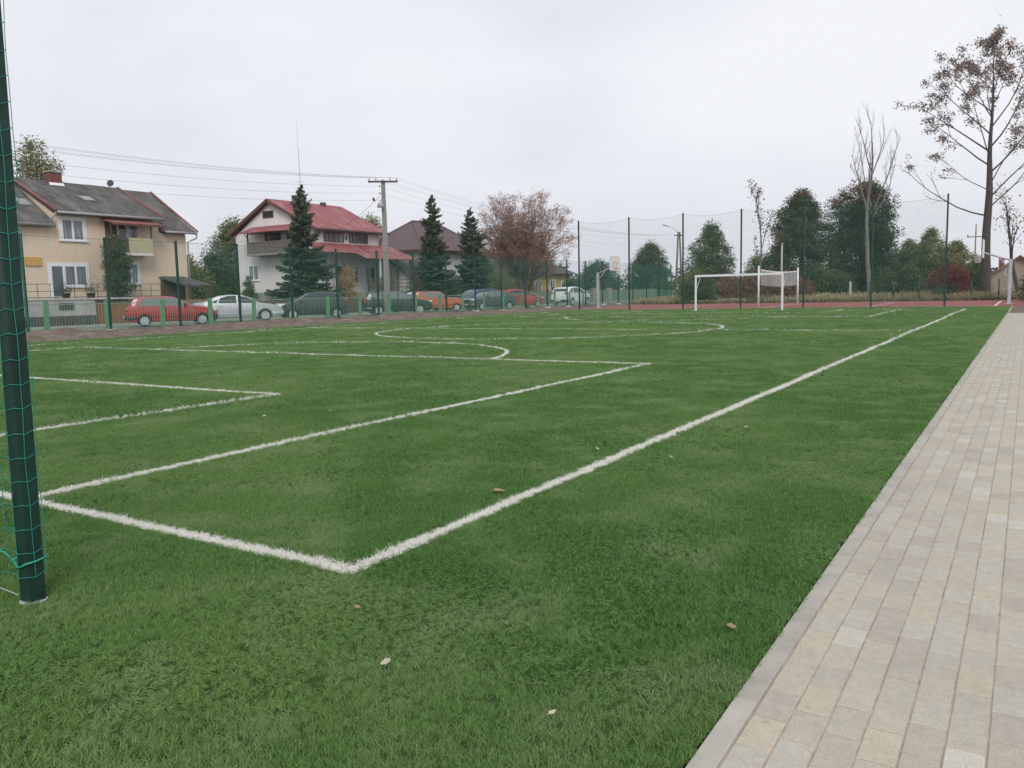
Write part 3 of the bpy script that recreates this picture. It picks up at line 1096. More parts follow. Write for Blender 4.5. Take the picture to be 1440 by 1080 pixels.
def make_car(label, loc, rz, c, paint_m, panes, screen, rear, doors, lamps_z, glass='car_glass', bumper=None, spokes=5, trim=None, tail_tall=False, name='parked_car'):
    root = thing(name, label, 'car', loc, rz, 'cars parked behind the bar fence')
    bd = build('body', body_mesh(c, MATS[paint_m], 'body'), None, root)
    for s in (1, -1):
        for poly in panes:
            mb = MB()
            # subdivide the pane along x so that it follows the side
            top = [p for p in poly]
            mb.quad([(x, s * (c.side(x, z) + 0.006), z) for x, z in (top if s < 0 else top[::-1])])
            build('side_window', mb, MATS[glass], root)
    def pane(nm, xs, fr=0.86):
        mb = MB()
        ny = 8
        vs = []
        for x in xs:
            for k in range(ny + 1):
                y = (2 * k / ny - 1) * fr * c.ytop(x)
                vs.append((x, y, c.zsurf(x, y)))
        # offset along the slope normal
        dx, dz = xs[-1] - xs[0], c.T(xs[-1]) - c.T(xs[0])
        l = math.hypot(dx, dz)
        nxx, nz_ = -dz / l, dx / l
        vs = [(x + nxx * 0.008, y, z + nz_ * 0.008) for x, y, z in vs]
        fs = [(i * (ny + 1) + k, (i + 1) * (ny + 1) + k, (i + 1) * (ny + 1) + k + 1, i * (ny + 1) + k + 1) for i in range(len(xs) - 1) for k in range(ny)]
        mb.add(vs, fs, 0, True)
        build(nm, mb, MATS[glass], root)
    pane('windscreen', screen)
    pane('rear_window', rear)
    # door seams and handles
    for s in (1, -1):
        for (xa, xb) in doors:
            mb = MB()
            for xx in (xa, xb):
                zl, zb = c.zlow + 0.12, c.B(xx) - 0.02
                zz = [zl + (zb - zl) * i / 4 for i in range(5)]
                mb.tube([(xx, s * (c.side(xx, z) - 0.002), z) for z in zz], 0.006, 4)
            mb.tube([(xa, s * (c.side(xa, c.zlow + .12)), c.zlow + 0.12), (xb, s * c.side(xb, c.zlow + .12), c.zlow + 0.12)], 0.006, 4)
            d = build('door', mb, MATS['black_plastic'], root)
            mb = MB()
            hx = xa + 0.14
            hz = c.B(hx) - 0.12
            hy = c.side(hx, hz)
            mb.bbox((hx - 0.07, min(s * hy, s * (hy + 0.035)), hz - 0.014), (hx + 0.07, max(s * hy, s * (hy + 0.035)), hz + 0.014), 0.006)
            build('handle', mb, MATS['black_plastic'] if trim else MATS[paint_m], d)
        # side moulding
        mb = MB()
        zz = c.zlow + 0.24
        xs = [c.wheels[0] + c.rw * 1.25 + (c.wheels[1] - c.wheels[0] - 2.5 * c.rw) * i / 6 for i in range(7)]
        mb.tube([(x, s * (c.side(x, zz) + 0.002), zz) for x in xs], 0.022, 6, flat=1.0)
        build('side_moulding', mb, MATS['black_plastic'] if trim else MATS[paint_m], root)
        # mirror
        mx_ = panes[0][0][0] if False else max(p[0] for poly in panes for p in poly) - 0.12
        mz = c.B(mx_) + 0.07
        mb = MB()
        M = Matrix.Translation((mx_, s * (c.w + 0.09), mz)) @ Matrix.Diagonal((0.07, 0.11, 0.075, 1))
        mb.lathe([(0.3, -1), (0.8, -0.75), (1, 0), (0.8, 0.75), (0.3, 1)], 12, M=M)
        mb.tube([(mx_, s * c.side(mx_, mz - 0.03), mz - 0.05), (mx_, s * (c.w + 0.06), mz - 0.02)], 0.025, 6)
        build('mirror', mb, MATS['black_plastic'] if trim else MATS[paint_m], root)
        # wheels
        for wx in c.wheels:
            mb = MB()
            r = c.rw
            wy = s * (c.w - 0.095)
            M = Matrix.Translation((wx, wy, r)) @ Matrix.Rotation(R(-90 * s), 4, 'X')
            mb.lathe([(r * 0.62, -0.09), (r * 0.93, -0.095), (r, -0.06), (r, 0.06), (r * 0.93, 0.092), (r * 0.66, 0.085), (r * 0.64, 0.05)], 28, M=M)
            wh = build('wheel', mb, MATS['tyre_rubber'], root, sharp=40)
            mb = MB()
            mb.lathe([(r * 0.66, 0.055), (r * 0.655, 0.082), (r * 0.60, 0.080), (r * 0.57, 0.058)], 28, M=M)
            mb.lathe([(r * 0.18, 0.05), (r * 0.17, 0.085), (r * 0.05, 0.092)], 14, M=M)
            for k in range(spokes):
                A = M @ Matrix.Rotation(6.2832 * k / spokes, 4, 'Z')
                wd = r * (0.085 if spokes < 8 else 0.06)
                mb.box((r * 0.12, -wd, 0.062), (r * 0.62, wd, 0.080), M=A)
            build('rim', mb, MATS['rim_silver'], wh, sharp=40)
            mb = MB()
            mb.lathe([(r * 0.57, 0.045), (r * 0.56, 0.052)], 24, M=M)
            build('brake_disc', mb, MATS['black_plastic'], wh)
        # lamps
        zf, zr = lamps_z
        xh = c.x1 - 0.14
        mb = MB()
        M = Matrix.Translation((xh - 0.03, s * (c.W(xh) - 0.15), zf)) @ Matrix.Rotation(s * R(-26), 4, 'Z') @ Matrix.Diagonal((0.15, 0.185, 0.075, 1))
        mb.lathe([(0.2, -1), (0.75, -0.8), (1, -0.1), (0.9, 0.6), (0.5, 1)], 16, M=M)
        build('headlight', mb, MATS['lamp_clear'], root)
        xt = c.x0 + 0.07
        mb = MB()
        sx, sy, sz = (0.10, 0.085, 0.20) if tail_tall else (0.13, 0.15, 0.085)
        M = Matrix.Translation((xt + 0.03, s * (c.W(xt) - sy * 0.80), zr)) @ Matrix.Diagonal((sx, sy, sz, 1))
        mb.lathe([(0.5, -1), (0.9, -0.8), (1, 0), (0.9, 0.8), (0.5, 1)], 14, M=M)
        build('tail_light', mb, MATS['lamp_red'], root)
    # bumpers follow the plan of both ends
    for e, nm in ((1, 'front_bumper'), (-1, 'rear_bumper')):
        mb = MB()
        zc = c.zlow + 0.20
        xe = c.x1 if e > 0 else c.x0
        xi = c.wheels[1] + c.rw * 1.2 if e > 0 else c.wheels[0] - c.rw * 1.2
        pts = []
        for k in range(7):
            x = xi + (xe - e * 0.02 - xi) * k / 6
            pts.append((x, c.W(x) - 0.035, zc))
        we = c.W(xe)
        for k in range(1, 6):
            pts.append((xe + e * 0.02 * math.sin(math.pi * k / 6), we * (1 - k / 3) * 0.95, zc))
        pts += [(p[0], -p[1], zc) for p in reversed(pts[:7])]
        mb.tube(pts, [0.055] * len(pts), 8, flat=2.0)
        build(nm, mb, MATS[bumper] if bumper else MATS[paint_m], root)
        mb = MB()
        xp = xe + e * 0.075
        mb.box((xp - 0.012, -0.26, zc - 0.02), (xp + 0.012, 0.26, zc + 0.09))
        build('number_plate', mb, MATS['plate_white'], root)
    mb = MB()
    xg = c.x1 + 0.004
    zg = lamps_z[0] - 0.02
    mb.bbox((xg - 0.03, -0.36, zg - 0.07), (xg + 0.022, 0.36, zg + 0.05), 0.01)
    build('grille', mb, MATS['black_plastic'], root)
    return root

def scale_tab(tab, k):
    return [(a * k, b) for a, b in tab]

def heading(deg):
    """turn of a car whose nose points deg degrees from +y towards +x"""
    return R(90 - deg)

GZ = 0.065
# three door red hatchback of the nineties
c = Car(top=[(-2.02, 0.62), (-2.00, 0.86), (-1.93, 0.98), (-1.62, 1.33), (-1.35, 1.40), (-0.3, 1.42), (0.10, 1.37), (0.85, 0.97), (1.55, 0.88), (1.88, 0.78), (2.0, 0.62)],
        belt=[(-2.0, 0.92), (0.9, 0.93), (2.0, 0.80)], w=0.82, tumble=0.16, zlow=0.22, wheels=(-1.24, 1.27), rw=0.285, roofz=1.42)
panes = [[(-0.42, 0.97), (0.66, 0.97), (0.60, 1.02), (0.08, 1.31), (-0.42, 1.345)], [(-1.42, 0.97), (-0.50, 0.97), (-0.50, 1.345), (-1.28, 1.33)]]
make_car('old red three door hatchback with black bumpers, leftmost of the parked cars', (-32.05, 21.95, GZ), heading(31), c, 'paint_red', panes,
         [0.14, 0.40, 0.62, 0.80], [-1.90, -1.78, -1.66], [(-0.46, 0.72)], (0.70, 0.80), 'car_glass_pale', 'black_plastic', 9, True)
# silver white saloon
c = Car(top=[(-2.32, 0.66), (-2.30, 0.95), (-2.2, 1.03), (-1.75, 1.07), (-0.95, 1.38), (-0.45, 1.44), (0.20, 1.42), (0.50, 1.34), (1.12, 1.0), (1.75, 0.92), (2.15, 0.80), (2.32, 0.62)],
        belt=[(-2.3, 0.98), (1.1, 0.95), (2.3, 0.80)], w=0.90, tumble=0.20, zlow=0.21, wheels=(-1.38, 1.36), rw=0.325, roofz=1.44)
panes = [[(0.02, 0.985), (0.98, 0.975), (0.90, 1.03), (0.45, 1.31), (0.02, 1.375)], [(-0.98, 1.0), (-0.06, 0.985), (-0.06, 1.375), (-0.50, 1.37), (-0.88, 1.25)], [(-1.34, 1.015), (-1.06, 1.005), (-0.95, 1.22), (-1.02, 1.19)]]
make_car('silver white saloon with spoked alloy wheels parked behind the red hatchback', (-33.2, 26.7, GZ), heading(34), c, 'paint_silver', panes,
         [0.54, 0.75, 0.95, 1.09], [-1.70, -1.5, -1.25, -1.0], [(-1.0, -0.02), (0.02, 1.02)], (0.76, 0.93), 'car_glass', None, 6)
# rounded small hatchback facing left
c = Car(top=[(-1.92, 0.55), (-1.90, 0.95), (-1.80, 1.12), (-1.45, 1.43), (-1.0, 1.50), (-0.3, 1.53), (0.25, 1.46), (0.62, 1.27), (1.10, 1.02), (1.55, 0.92), (1.83, 0.74), (1.90, 0.55)],
        belt=[(-1.9, 1.02), (1.1, 0.95), (1.9, 0.76)], w=0.84, tumble=0.19, zlow=0.22, wheels=(-1.22, 1.24), rw=0.305, roofz=1.53)
panes = [[(-0.30, 1.04), (0.88, 0.99), (0.78, 1.05), (0.42, 1.27), (0.10, 1.41), (-0.30, 1.46)], [(-1.12, 1.06), (-0.38, 1.04), (-0.38, 1.46), (-0.95, 1.43)], [(-1.55, 1.08), (-1.22, 1.065), (-1.06, 1.40), (-1.30, 1.34)]]
make_car('dark green rounded small hatchback facing left with its windscreen towards the pitch', (-31.62, 30.58, GZ), heading(30 + 180), c, 'paint_dark_green', panes,
         [0.36, 0.62, 0.85, 1.06], [-1.84, -1.70, -1.50], [(-1.16, -0.34), (-0.30, 0.90)], (0.82, 0.98), 'car_glass', None, 7, None, True)
# dark estate
c = Car(top=[(-2.22, 0.55), (-2.20, 0.92), (-2.12, 1.05), (-1.80, 1.40), (-1.45, 1.47), (-0.4, 1.49), (0.15, 1.46), (0.48, 1.36), (1.18, 1.0), (1.75, 0.91), (2.10, 0.78), (2.22, 0.55)],
        belt=[(-2.2, 0.98), (1.1, 0.94), (2.2, 0.78)], w=0.88, tumble=0.18, zlow=0.21, wheels=(-1.30, 1.33), rw=0.315, roofz=1.49)
panes = [[(0.0, 0.985), (0.98, 0.975), (0.90, 1.03), (0.42, 1.33), (0.0, 1.41)], [(-0.96, 1.0), (-0.08, 0.985), (-0.08, 1.415), (-0.96, 1.41)], [(-1.80, 1.02), (-1.06, 1.005), (-1.06, 1.40), (-1.62, 1.37)]]
make_car('black estate car parked directly behind the concrete power pole', (-31.45, 37.75, GZ), heading(38), c, 'paint_black', panes,
         [0.52, 0.75, 0.98, 1.14], [-2.08, -1.98, -1.86], [(-1.02, -0.04), (0.0, 1.02)], (0.78, 0.98), 'car_glass_pale', None, 9, None, True)
# boxy orange hatchback
c = Car(top=[(-1.88, 0.55), (-1.86, 0.95), (-1.82, 1.10), (-1.66, 1.43), (-1.3, 1.46), (-0.2, 1.46), (0.12, 1.41), (0.60, 1.02), (1.20, 0.98), (1.70, 0.86), (1.85, 0.55)],
        belt=[(-1.9, 0.98), (0.7, 0.95), (1.8, 0.84)], w=0.79, tumble=0.12, zlow=0.23, wheels=(-1.18, 1.20), rw=0.285, roofz=1.46)
panes = [[(-0.45, 1.0), (0.46, 0.99), (0.40, 1.05), (0.10, 1.35), (-0.45, 1.39)], [(-1.56, 1.01), (-0.55, 1.0), (-0.55, 1.39), (-1.46, 1.38)]]
make_car('boxy orange hatchback parked between the black estate and the grey car', (-33.1, 44.2, GZ), heading(36), c, 'paint_orange', panes,
         [0.16, 0.32, 0.46, 0.57], [-1.80, -1.75, -1.69], [(-0.50, 0.55)], (0.80, 0.85), 'car_glass_pale', 'black_plastic', 8, True)
# grey liftback facing left
c = Car(top=[(-2.10, 0.55), (-2.08, 0.95), (-1.95, 1.06), (-1.65, 1.12), (-1.0, 1.36), (-0.45, 1.42), (0.15, 1.40), (0.42, 1.32), (1.0, 0.98), (1.65, 0.90), (2.0, 0.78), (2.1, 0.55)],
        belt=[(-2.1, 0.97), (1.0, 0.93), (2.1, 0.77)], w=0.85, tumble=0.19, zlow=0.21, wheels=(-1.25, 1.26), rw=0.30, roofz=1.42)
panes = [[(-0.05, 0.97), (0.86, 0.965), (0.80, 1.02), (0.38, 1.29), (-0.05, 1.35)], [(-0.98, 0.99), (-0.13, 0.975), (-0.13, 1.35), (-0.55, 1.34), (-0.90, 1.24)]]
make_car('dark grey car facing left in front of the blue car roof', (-31.15, 47.95, GZ), heading(19 + 180), c, 'paint_grey', panes,
         [0.46, 0.65, 0.82, 0.97], [-1.62, -1.4, -1.2, -1.02], [(-0.95, -0.09), (-0.05, 0.90)], (0.77, 0.92), 'car_glass_pale', None, 9)
c = Car(top=[(-2.1, 0.55), (-2.08, 0.98), (-2.0, 1.15), (-1.75, 1.50), (-1.4, 1.58), (-0.3, 1.60), (0.3, 1.55), (0.7, 1.38), (1.25, 1.06), (1.75, 0.95), (2.0, 0.80), (2.1, 0.55)],
        belt=[(-2.1, 1.02), (1.2, 0.98), (2.1, 0.80)], w=0.87, tumble=0.17, zlow=0.22, wheels=(-1.3, 1.3), rw=0.31, roofz=1.60)
panes = [[(0.0, 1.03), (0.98, 1.01), (0.60, 1.35), (0.0, 1.52)], [(-0.98, 1.04), (-0.08, 1.03), (-0.08, 1.52), (-0.98, 1.51)], [(-1.72, 1.06), (-1.08, 1.05), (-1.08, 1.50), (-1.52, 1.46)]]
make_car('blue car of which only the roof shows over the grey car', (-34.5, 51.2, GZ), heading(14 + 180), c, 'paint_blue', panes,
         [0.74, 0.95, 1.18], [-1.96, -1.88, -1.79], [(-1.02, -0.04), (0.0, 1.02)], (0.82, 0.98))
# bright red hatchback
c = Car(top=[(-2.0, 0.55), (-1.98, 0.98), (-1.88, 1.14), (-1.55, 1.44), (-1.1, 1.51), (-0.4, 1.53), (0.15, 1.48), (0.55, 1.34), (1.30, 0.99), (1.72, 0.86), (1.93, 0.70), (2.0, 0.55)],
        belt=[(-2.0, 1.05), (1.2, 0.95), (2.0, 0.72)], w=0.86, tumble=0.19, zlow=0.21, wheels=(-1.26, 1.30), rw=0.315, roofz=1.53)
panes = [[(-0.15, 1.05), (1.02, 0.985), (0.90, 1.05), (0.45, 1.32), (-0.15, 1.46)], [(-1.02, 1.09), (-0.23, 1.055), (-0.23, 1.46), (-0.95, 1.43)], [(-1.5, 1.12), (-1.12, 1.10), (-1.05, 1.42), (-1.25, 1.36)]]
make_car('bright red hatchback facing right parked past the grey car', (-32.15, 53.8, GZ), heading(24), c, 'paint_bright_red', panes,
         [0.60, 0.85, 1.08, 1.26], [-1.84, -1.74, -1.60], [(-1.06, -0.19), (-0.15, 1.04)], (0.78, 1.02), 'car_glass', None, 6, None, True)
# white crossover
c = Car(top=[(-2.18, 0.60), (-2.16, 1.05), (-2.05, 1.22), (-1.65, 1.56), (-1.25, 1.64), (-0.3, 1.66), (0.3, 1.61), (0.7, 1.45), (1.25, 1.12), (1.75, 1.04), (2.08, 0.88), (2.18, 0.62)],
        belt=[(-2.2, 1.13), (1.2, 1.06), (2.2, 0.86)], w=0.92, tumble=0.20, zlow=0.25, wheels=(-1.32, 1.34), rw=0.35, roofz=1.66)
panes = [[(0.0, 1.12), (1.02, 1.09), (0.92, 1.15), (0.55, 1.42), (0.0, 1.57)], [(-1.0, 1.16), (-0.08, 1.125), (-0.08, 1.575), (-1.0, 1.56)], [(-1.66, 1.22), (-1.1, 1.175), (-1.1, 1.55), (-1.42, 1.46)]]
make_car('white crossover seen from behind, rightmost of the parked cars', (-31.9, 62.3, GZ), heading(3), c, 'paint_white', panes,
         [0.74, 0.92, 1.10, 1.22], [-2.02, -1.90, -1.72], [(-1.04, -0.04), (0.0, 1.04)], (0.92, 1.10), 'car_glass', 'black_plastic', 6)
# pale car across the road, glimpsed between estate and orange car
c = Car(top=[(-2.0, 0.55), (-1.98, 0.95), (-1.88, 1.08), (-1.55, 1.40), (-1.2, 1.46), (-0.3, 1.47), (0.2, 1.42), (0.55, 1.30), (1.2, 0.97), (1.7, 0.88), (1.95, 0.70), (2.0, 0.55)],
        belt=[(-2.0, 0.98), (1.2, 0.94), (2.0, 0.74)], w=0.85, tumble=0.18, zlow=0.21, wheels=(-1.26, 1.28), rw=0.30, roofz=1.47)
panes = [[(-0.1, 1.0), (0.95, 0.97), (0.45, 1.28), (-0.1, 1.40)], [(-1.0, 1.02), (-0.18, 1.0), (-0.18, 1.40), (-0.98, 1.39)]]
make_car('pale car mostly hidden between the black estate and the orange hatchback', (-34.6, 43.7, GZ), heading(8 + 180), c, 'paint_silver', panes,
         [0.60, 0.85, 1.15], [-1.85, -1.74, -1.60], [(-1.04, -0.14), (-0.1, 1.0)], (0.78, 0.95))

# ---------------------------------------------------------------- houses
def rendermat(name, col, dirt, amount):
    t = NT(name)
    a = t.ramp(t.noise(0.6, 6, 0.65), [(0.3, tuple(c * 0.94 for c in col)), (0.7, tuple(min(1, c * 1.04) for c in col))])
    streak = t.ramp(t.noise(1.0, 5, 0.7, stretch=(2.2, 2.2, 0.22)), [(0.52, (0, 0, 0)), (0.78, (amount,) * 3)])
    t.color(t.mix(streak, a, dirt))
    t.set(0.9, spec=0.2)
    t.bump(t.noise(30, 3), 0.15, 0.01)
rendermat('render_beige', (0.68, 0.545, 0.42), (0.46, 0.37, 0.30), 0.45)
rendermat('render_white', (0.68, 0.66, 0.655), (0.42, 0.40, 0.39), 0.55)
rendermat('render_pale', (0.60, 0.595, 0.60), (0.40, 0.40, 0.41), 0.5)
mat('render_yellow', (0.47, 0.33, 0.125), 0.9, var=0.08, scale=0.5)
mat('wall_dull', (0.36, 0.35, 0.33), 0.9, var=0.22, scale=0.9)
mat('render_dull', (0.30, 0.24, 0.19), 0.9)
mat('plinth_grey', (0.26, 0.25, 0.24), 0.9, var=0.2)
mat('window_white', (0.74, 0.74, 0.76), 0.5, var=0.03)
mat('pillar_tan', (0.36, 0.31, 0.24), 0.9)
mat('trim_cream', (0.66, 0.60, 0.54), 0.8, var=0.04)
mat('wood_brown', (0.095, 0.055, 0.035), 0.75, var=0.3, scale=5)
mat('wood_grey', (0.145, 0.125, 0.115), 0.85, var=0.3, scale=4)
mat('wood_orange', (0.235, 0.105, 0.048), 0.7, var=0.2, scale=6, stretch=(1, 1, 0.15))
mat('brick_dark', (0.16, 0.055, 0.045), 0.9, var=0.35, scale=9)
mat('gutter_grey', (0.30, 0.30, 0.31), 0.5, var=0.1)
mat('dark_iron', (0.05, 0.045, 0.042), 0.6, var=0.2)
mat('balcony_panel', (0.42, 0.40, 0.25), 0.7, var=0.1)
mat('sign_orange', (0.56, 0.31, 0.09), 0.6, var=0.15, scale=5)
t = NT('window_glass')
t.color(t.ramp(t.noise(1.1, 3), [(0.35, (0.030, 0.036, 0.045)), (0.7, (0.085, 0.095, 0.11))])); t.set(0.08, 0, 0.8)
t = NT('curtained_glass')
t.color(t.ramp(t.noise(2.2, 3, stretch=(3, 3, 0.4)), [(0.35, (0.10, 0.115, 0.135)), (0.7, (0.24, 0.26, 0.29))])); t.set(0.1, 0, 0.8)

def roofmat(name, lo, hi, patch, ribs=0.0, rough=0.85):
    t = NT(name)
    a = t.ramp(t.noise(0.9, 7, 0.7), [(0.3, lo), (0.7, hi)])
    a = t.mix(t.ramp(t.noise(1.3, 6, 0.75, stretch=(0.5, 1.6, 0.6)), [(0.48, (0, 0, 0)), (0.68, (0.85,) * 3)]), a, patch)
    t.color(a)
    t.set(rough, spec=0.3)
    if ribs:
        w = t.node('ShaderNodeTexWave', wave_type='BANDS', bands_direction='Y')
        w.inputs['Scale'].default_value = ribs
        t.l.new(t.node('ShaderNodeTexCoord').outputs['Object'], w.inputs['Vector'])
        t.bump(w.outputs[0], 0.6, 0.03)
    return t.m
roofmat('roof_slate', (0.050, 0.046, 0.044), (0.115, 0.108, 0.100), (0.20, 0.195, 0.18), 1.6)
roofmat('roof_red_sheet', (0.205, 0.045, 0.052), (0.285, 0.075, 0.080), (0.40, 0.24, 0.235), 1.1, 0.6)
roofmat('roof_dark', (0.060, 0.055, 0.055), (0.095, 0.09, 0.09), (0.12, 0.11, 0.105), 1.4)
roofmat('roof_orange', (0.24, 0.085, 0.055), (0.33, 0.12, 0.075), (0.20, 0.10, 0.08), 1.2)
t = NT('roof_plum_tiles')
bk = t.node('ShaderNodeTexWave', wave_type='BANDS', bands_direction='Z')
bk.inputs['Scale'].default_value = 1.35
bk.inputs['Distortion'].default_value = 0.3
t.l.new(t.node('ShaderNodeTexCoord').outputs['Object'], bk.inputs['Vector'])
a = t.ramp(bk.outputs[0], [(0.1, (0.062, 0.040, 0.044)), (0.4, (0.125, 0.082, 0.09))])
t.color(t.mix(1.0, a, t.ramp(t.noise(1.5, 5), [(0.3, (0.85,) * 3), (0.7, (1.12,) * 3)]), 'MULTIPLY')); t.set(0.7); t.bump(bk.outputs[0], 0.5, 0.03)
mat('skylight_grey', (0.24, 0.245, 0.25), 0.3)
mat('dark_opening', (0.018, 0.017, 0.018), 0.9)
mat('ridge_red', (0.235, 0.085, 0.075), 0.7, var=0.2)

def window(parent, face, at, p, q, z0, z1, cols=2, trim=0.0, glass='curtained_glass', frame='window_white', transom=False, trim_m='window_white'):
    """window on a wall: face 'x' (wall looks to +x at x=at, spans y p..q) or 'y' (wall looks to -y at y=at, spans x p..q)"""
    sgn = 1 if face == 'x' else -1
    def bx(mb, a0, a1, b0, b1, d0, d1):
        lo, hi = sorted((at + sgn * d0, at + sgn * d1))
        if face == 'x':
            mb.box((lo, a0, b0), (hi, a1, b1))
        else:
            mb.box((a0, lo, b0), (a1, hi, b1))
    mb = MB()
    fw = 0.07
    bx(mb, p, q, z0, z0 + fw, 0.004, 0.05)
    bx(mb, p, q, z1 - fw, z1, 0.004, 0.05)
    bx(mb, p, p + fw, z0 + fw, z1 - fw, 0.004, 0.05)
    bx(mb, q - fw, q, z0 + fw, z1 - fw, 0.004, 0.05)
    for k in range(1, cols):
        c = p + (q - p) * k / cols
        bx(mb, c - fw * 0.75, c + fw * 0.75, z0 + fw, z1 - fw, 0.004, 0.048)
    if transom:
        zc = z0 + (z1 - z0) * 0.68
        bx(mb, p + fw, q - fw, zc - 0.03, zc + 0.03, 0.004, 0.046)
    w = build('window', mb, MATS[frame], parent)
    mb = MB()
    bx(mb, p + fw * 0.5, q - fw * 0.5, z0 + fw * 0.5, z1 - fw * 0.5, 0.003, 0.02)
    build('pane', mb, MATS[glass], w)
    if trim:
        mb = MB()
        bx(mb, p - trim, q + trim, z1 + 0.002, z1 + trim, 0.003, 0.035)
        bx(mb, p - trim, p - 0.002, z0, z1, 0.003, 0.035)
        bx(mb, q + 0.002, q + trim, z0, z1, 0.003, 0.035)
        bx(mb, p - trim - .04, q + trim + .04, z0 - 0.07, z0 - 0.002, 0.003, 0.10)
        build('surround', mb, MATS[trim_m], w)
    return w

# --- beige two storey house behind the terrace wall
Z0 = 0.10
h1 = thing('apartment_house', 'beige two storey house with grey slate roof and white windows, at the far left', 'house')
mb = MB()
XF, XB = -40.2, -47.8
mb.box((XB, 21.25, Z0), (XF, 27.25, 5.85))
mb.box((XB, 8.0, Z0), (XF - 0.02, 21.25, 5.15))
mb.box((XB, 27.25, Z0), (XF - 0.06, 29.06, 5.15))
XR, ZR = -44.0, 7.92
for (y0, y1, za) in ((8.0, 21.25, 5.15), (27.25, 29.06, 5.15), (21.25, 27.25, 5.85)):
    mb.prism([(XB + 0.05, za), (XF - 0.07, za), (XR, ZR - 0.16)], 'y', y0 + 0.004, y1 - 0.004)
wall = build('wall', mb, MATS['render_beige'], h1)
mb = MB()
def roof_pair(mb, y0, y1, ze, xe, zr, xr, xb, th=0.12):
    mb.slab([(xe, y0, ze), (xe, y1, ze), (xr, y1, zr), (xr, y0, zr)], th)
    mb.slab([(xr - 0.001, y0, zr), (xr - 0.001, y1, zr), (xb, y1, ze), (xb, y0, ze)], th)
roof_pair(mb, 21.12, 27.3, 5.98, -39.75, 8.05, XR, -48.25)
r1 = build('roof', mb, MATS['roof_slate'], h1)
mb = MB()
roof_pair(mb, 7.6, 21.11, 5.30, -39.85, 7.98, XR - 0.02, -48.1)
build('roof', mb, MATS['roof_slate'], h1)
mb = MB()
roof_pair(mb, 27.31, 29.5, 5.30, -39.85, 7.98, XR - 0.02, -48.1)
build('roof', mb, MATS['roof_slate'], h1)
mb = MB()
for y, ze, zr in ((21.10, 6.06, 8.13), (27.32, 6.06, 8.13), (29.52, 5.38, 8.06)):
    mb.tube([(-39.72, y, ze - 0.06), (XR, y, zr - 0.06)], 0.06, 6)
    mb.tube([(XR, y, zr - 0.06), (-48.2, y, ze - 0.06)], 0.06, 6)
build('verge_tiles', mb, MATS['ridge_red'], h1)
mb = MB()
for y0, y1, z in ((21.15, 27.28, 5.90), (8.0, 21.05, 5.22), (27.4, 29.5, 5.22)):
    x = -39.70 if z > 5.5 else -39.80
    mb.tube([(x, y0, z), (x, y1, z)], 0.07, 8)
mb.tube([(-39.80, 29.5, 5.2), (-39.9, 29.55, 4.95), (-40.18, 29.12, 4.7), (-40.18, 29.12, 0.2)], 0.05, 8)
mb.tube([(-39.72, 27.3, 5.88), (-40.1, 27.36, 5.55), (-40.14, 27.36, 5.25)], 0.045, 8)
mb.tube([(-39.72, 21.1, 5.88), (-40.05, 21.05, 5.6), (-40.1, 21.05, 5.3)], 0.045, 8)
build('gutter', mb, MATS['gutter_grey'], h1)
mb = MB()
mb.bbox((-43.95, 22.95, 7.2), (-43.4, 23.65, 8.45), 0.02)
ch = build('chimney', mb, MATS['brick_dark'], h1)
mb = MB()
mb.bbox((-44.0, 22.9, 8.45), (-43.35, 23.7, 8.54), 0.02)
build('chimney_cap', mb, MATS['plinth_grey'], ch)
mb = MB()
mb.slab([(-43.26, 22.9, 7.73), (-43.26, 23.7, 7.73), (-43.39, 23.7, 7.9), (-43.39, 22.9, 7.9)], 0.06)
build('flashing', mb, MATS['window_white'], ch)
mb = MB()
mb.bbox((-45.0, 25.7, 7.4), (-44.5, 26.9, 8.14), 0.02)
build('chimney', mb, MATS['roof_dark'], h1)
mb = MB()
M = Matrix.Translation((-44.1, 26.95, 8.30)) @ Matrix.Rotation(R(35), 4, 'Z') @ Matrix.Rotation(R(78), 4, 'X')
mb.lathe([(0.0, -0.05), (0.11, -0.035), (0.20, 0.0), (0.205, 0.01), (0.11, -0.02), (0.0, -0.03)], 20, M=M)
mb.tube([(-44.15, 26.9, 7.95), (-44.15, 26.9, 8.4)], 0.025, 6)
build('satellite_dish', mb, MATS['roof_dark'], h1)
for y, xx in ((20.2, -41.6), (23.7, -41.75)):
    mb = MB()
    k = (xx + 39.75) / (XR + 39.75)
    za = (5.30 if y < 21 else 5.98) + k * ((7.98 if y < 21 else 8.05) - (5.30 if y < 21 else 5.98))
    sl = 0.48 if y > 21 else 0.64
    mb.slab([(xx + 0.28, y, za - 0.28 * sl + 0.05), (xx + 0.28, y + 0.62, za - 0.28 * sl + 0.05), (xx - 0.28, y + 0.62, za + 0.28 * sl + 0.05), (xx - 0.28, y, za + 0.28 * sl + 0.05)], 0.08)
    build('skylight', mb, MATS['skylight_grey'], h1)
window(h1, 'x', XF, 21.55, 22.75, 4.52, 5.62, 2, 0.14)
wd = window(h1, 'x', XF, 21.505, 22.75, 2.14, 3.22, 2, 0.0)
window(h1, 'x', XF, 20.80, 21.50, 1.52, 3.22, 1, 0.0, 'window_glass')
mb = MB()
for (a, b_, z0, z1) in ((20.66, 20.797, 1.5, 3.222), (20.66, 22.89, 3.223, 3.36), (22.753, 22.89, 2.137, 3.222), (21.503, 22.93, 2.05, 2.136)):
    mb.box((XF + 0.003, a, z0), (XF + (0.035 if z0 != 2.05 else 0.10), b_, z1))
build('surround', mb, MATS['window_white'], wd)
window(h1, 'x', XF, 24.9, 25.75, 2.25, 3.40, 2, 0.12)
window(h1, 'x', XF, 14.5, 15.9, 2.14, 3.3, 2, 0.12)
window(h1, 'x', XF, 17.0, 18.3, 3.95, 4.95, 2, 0.12)
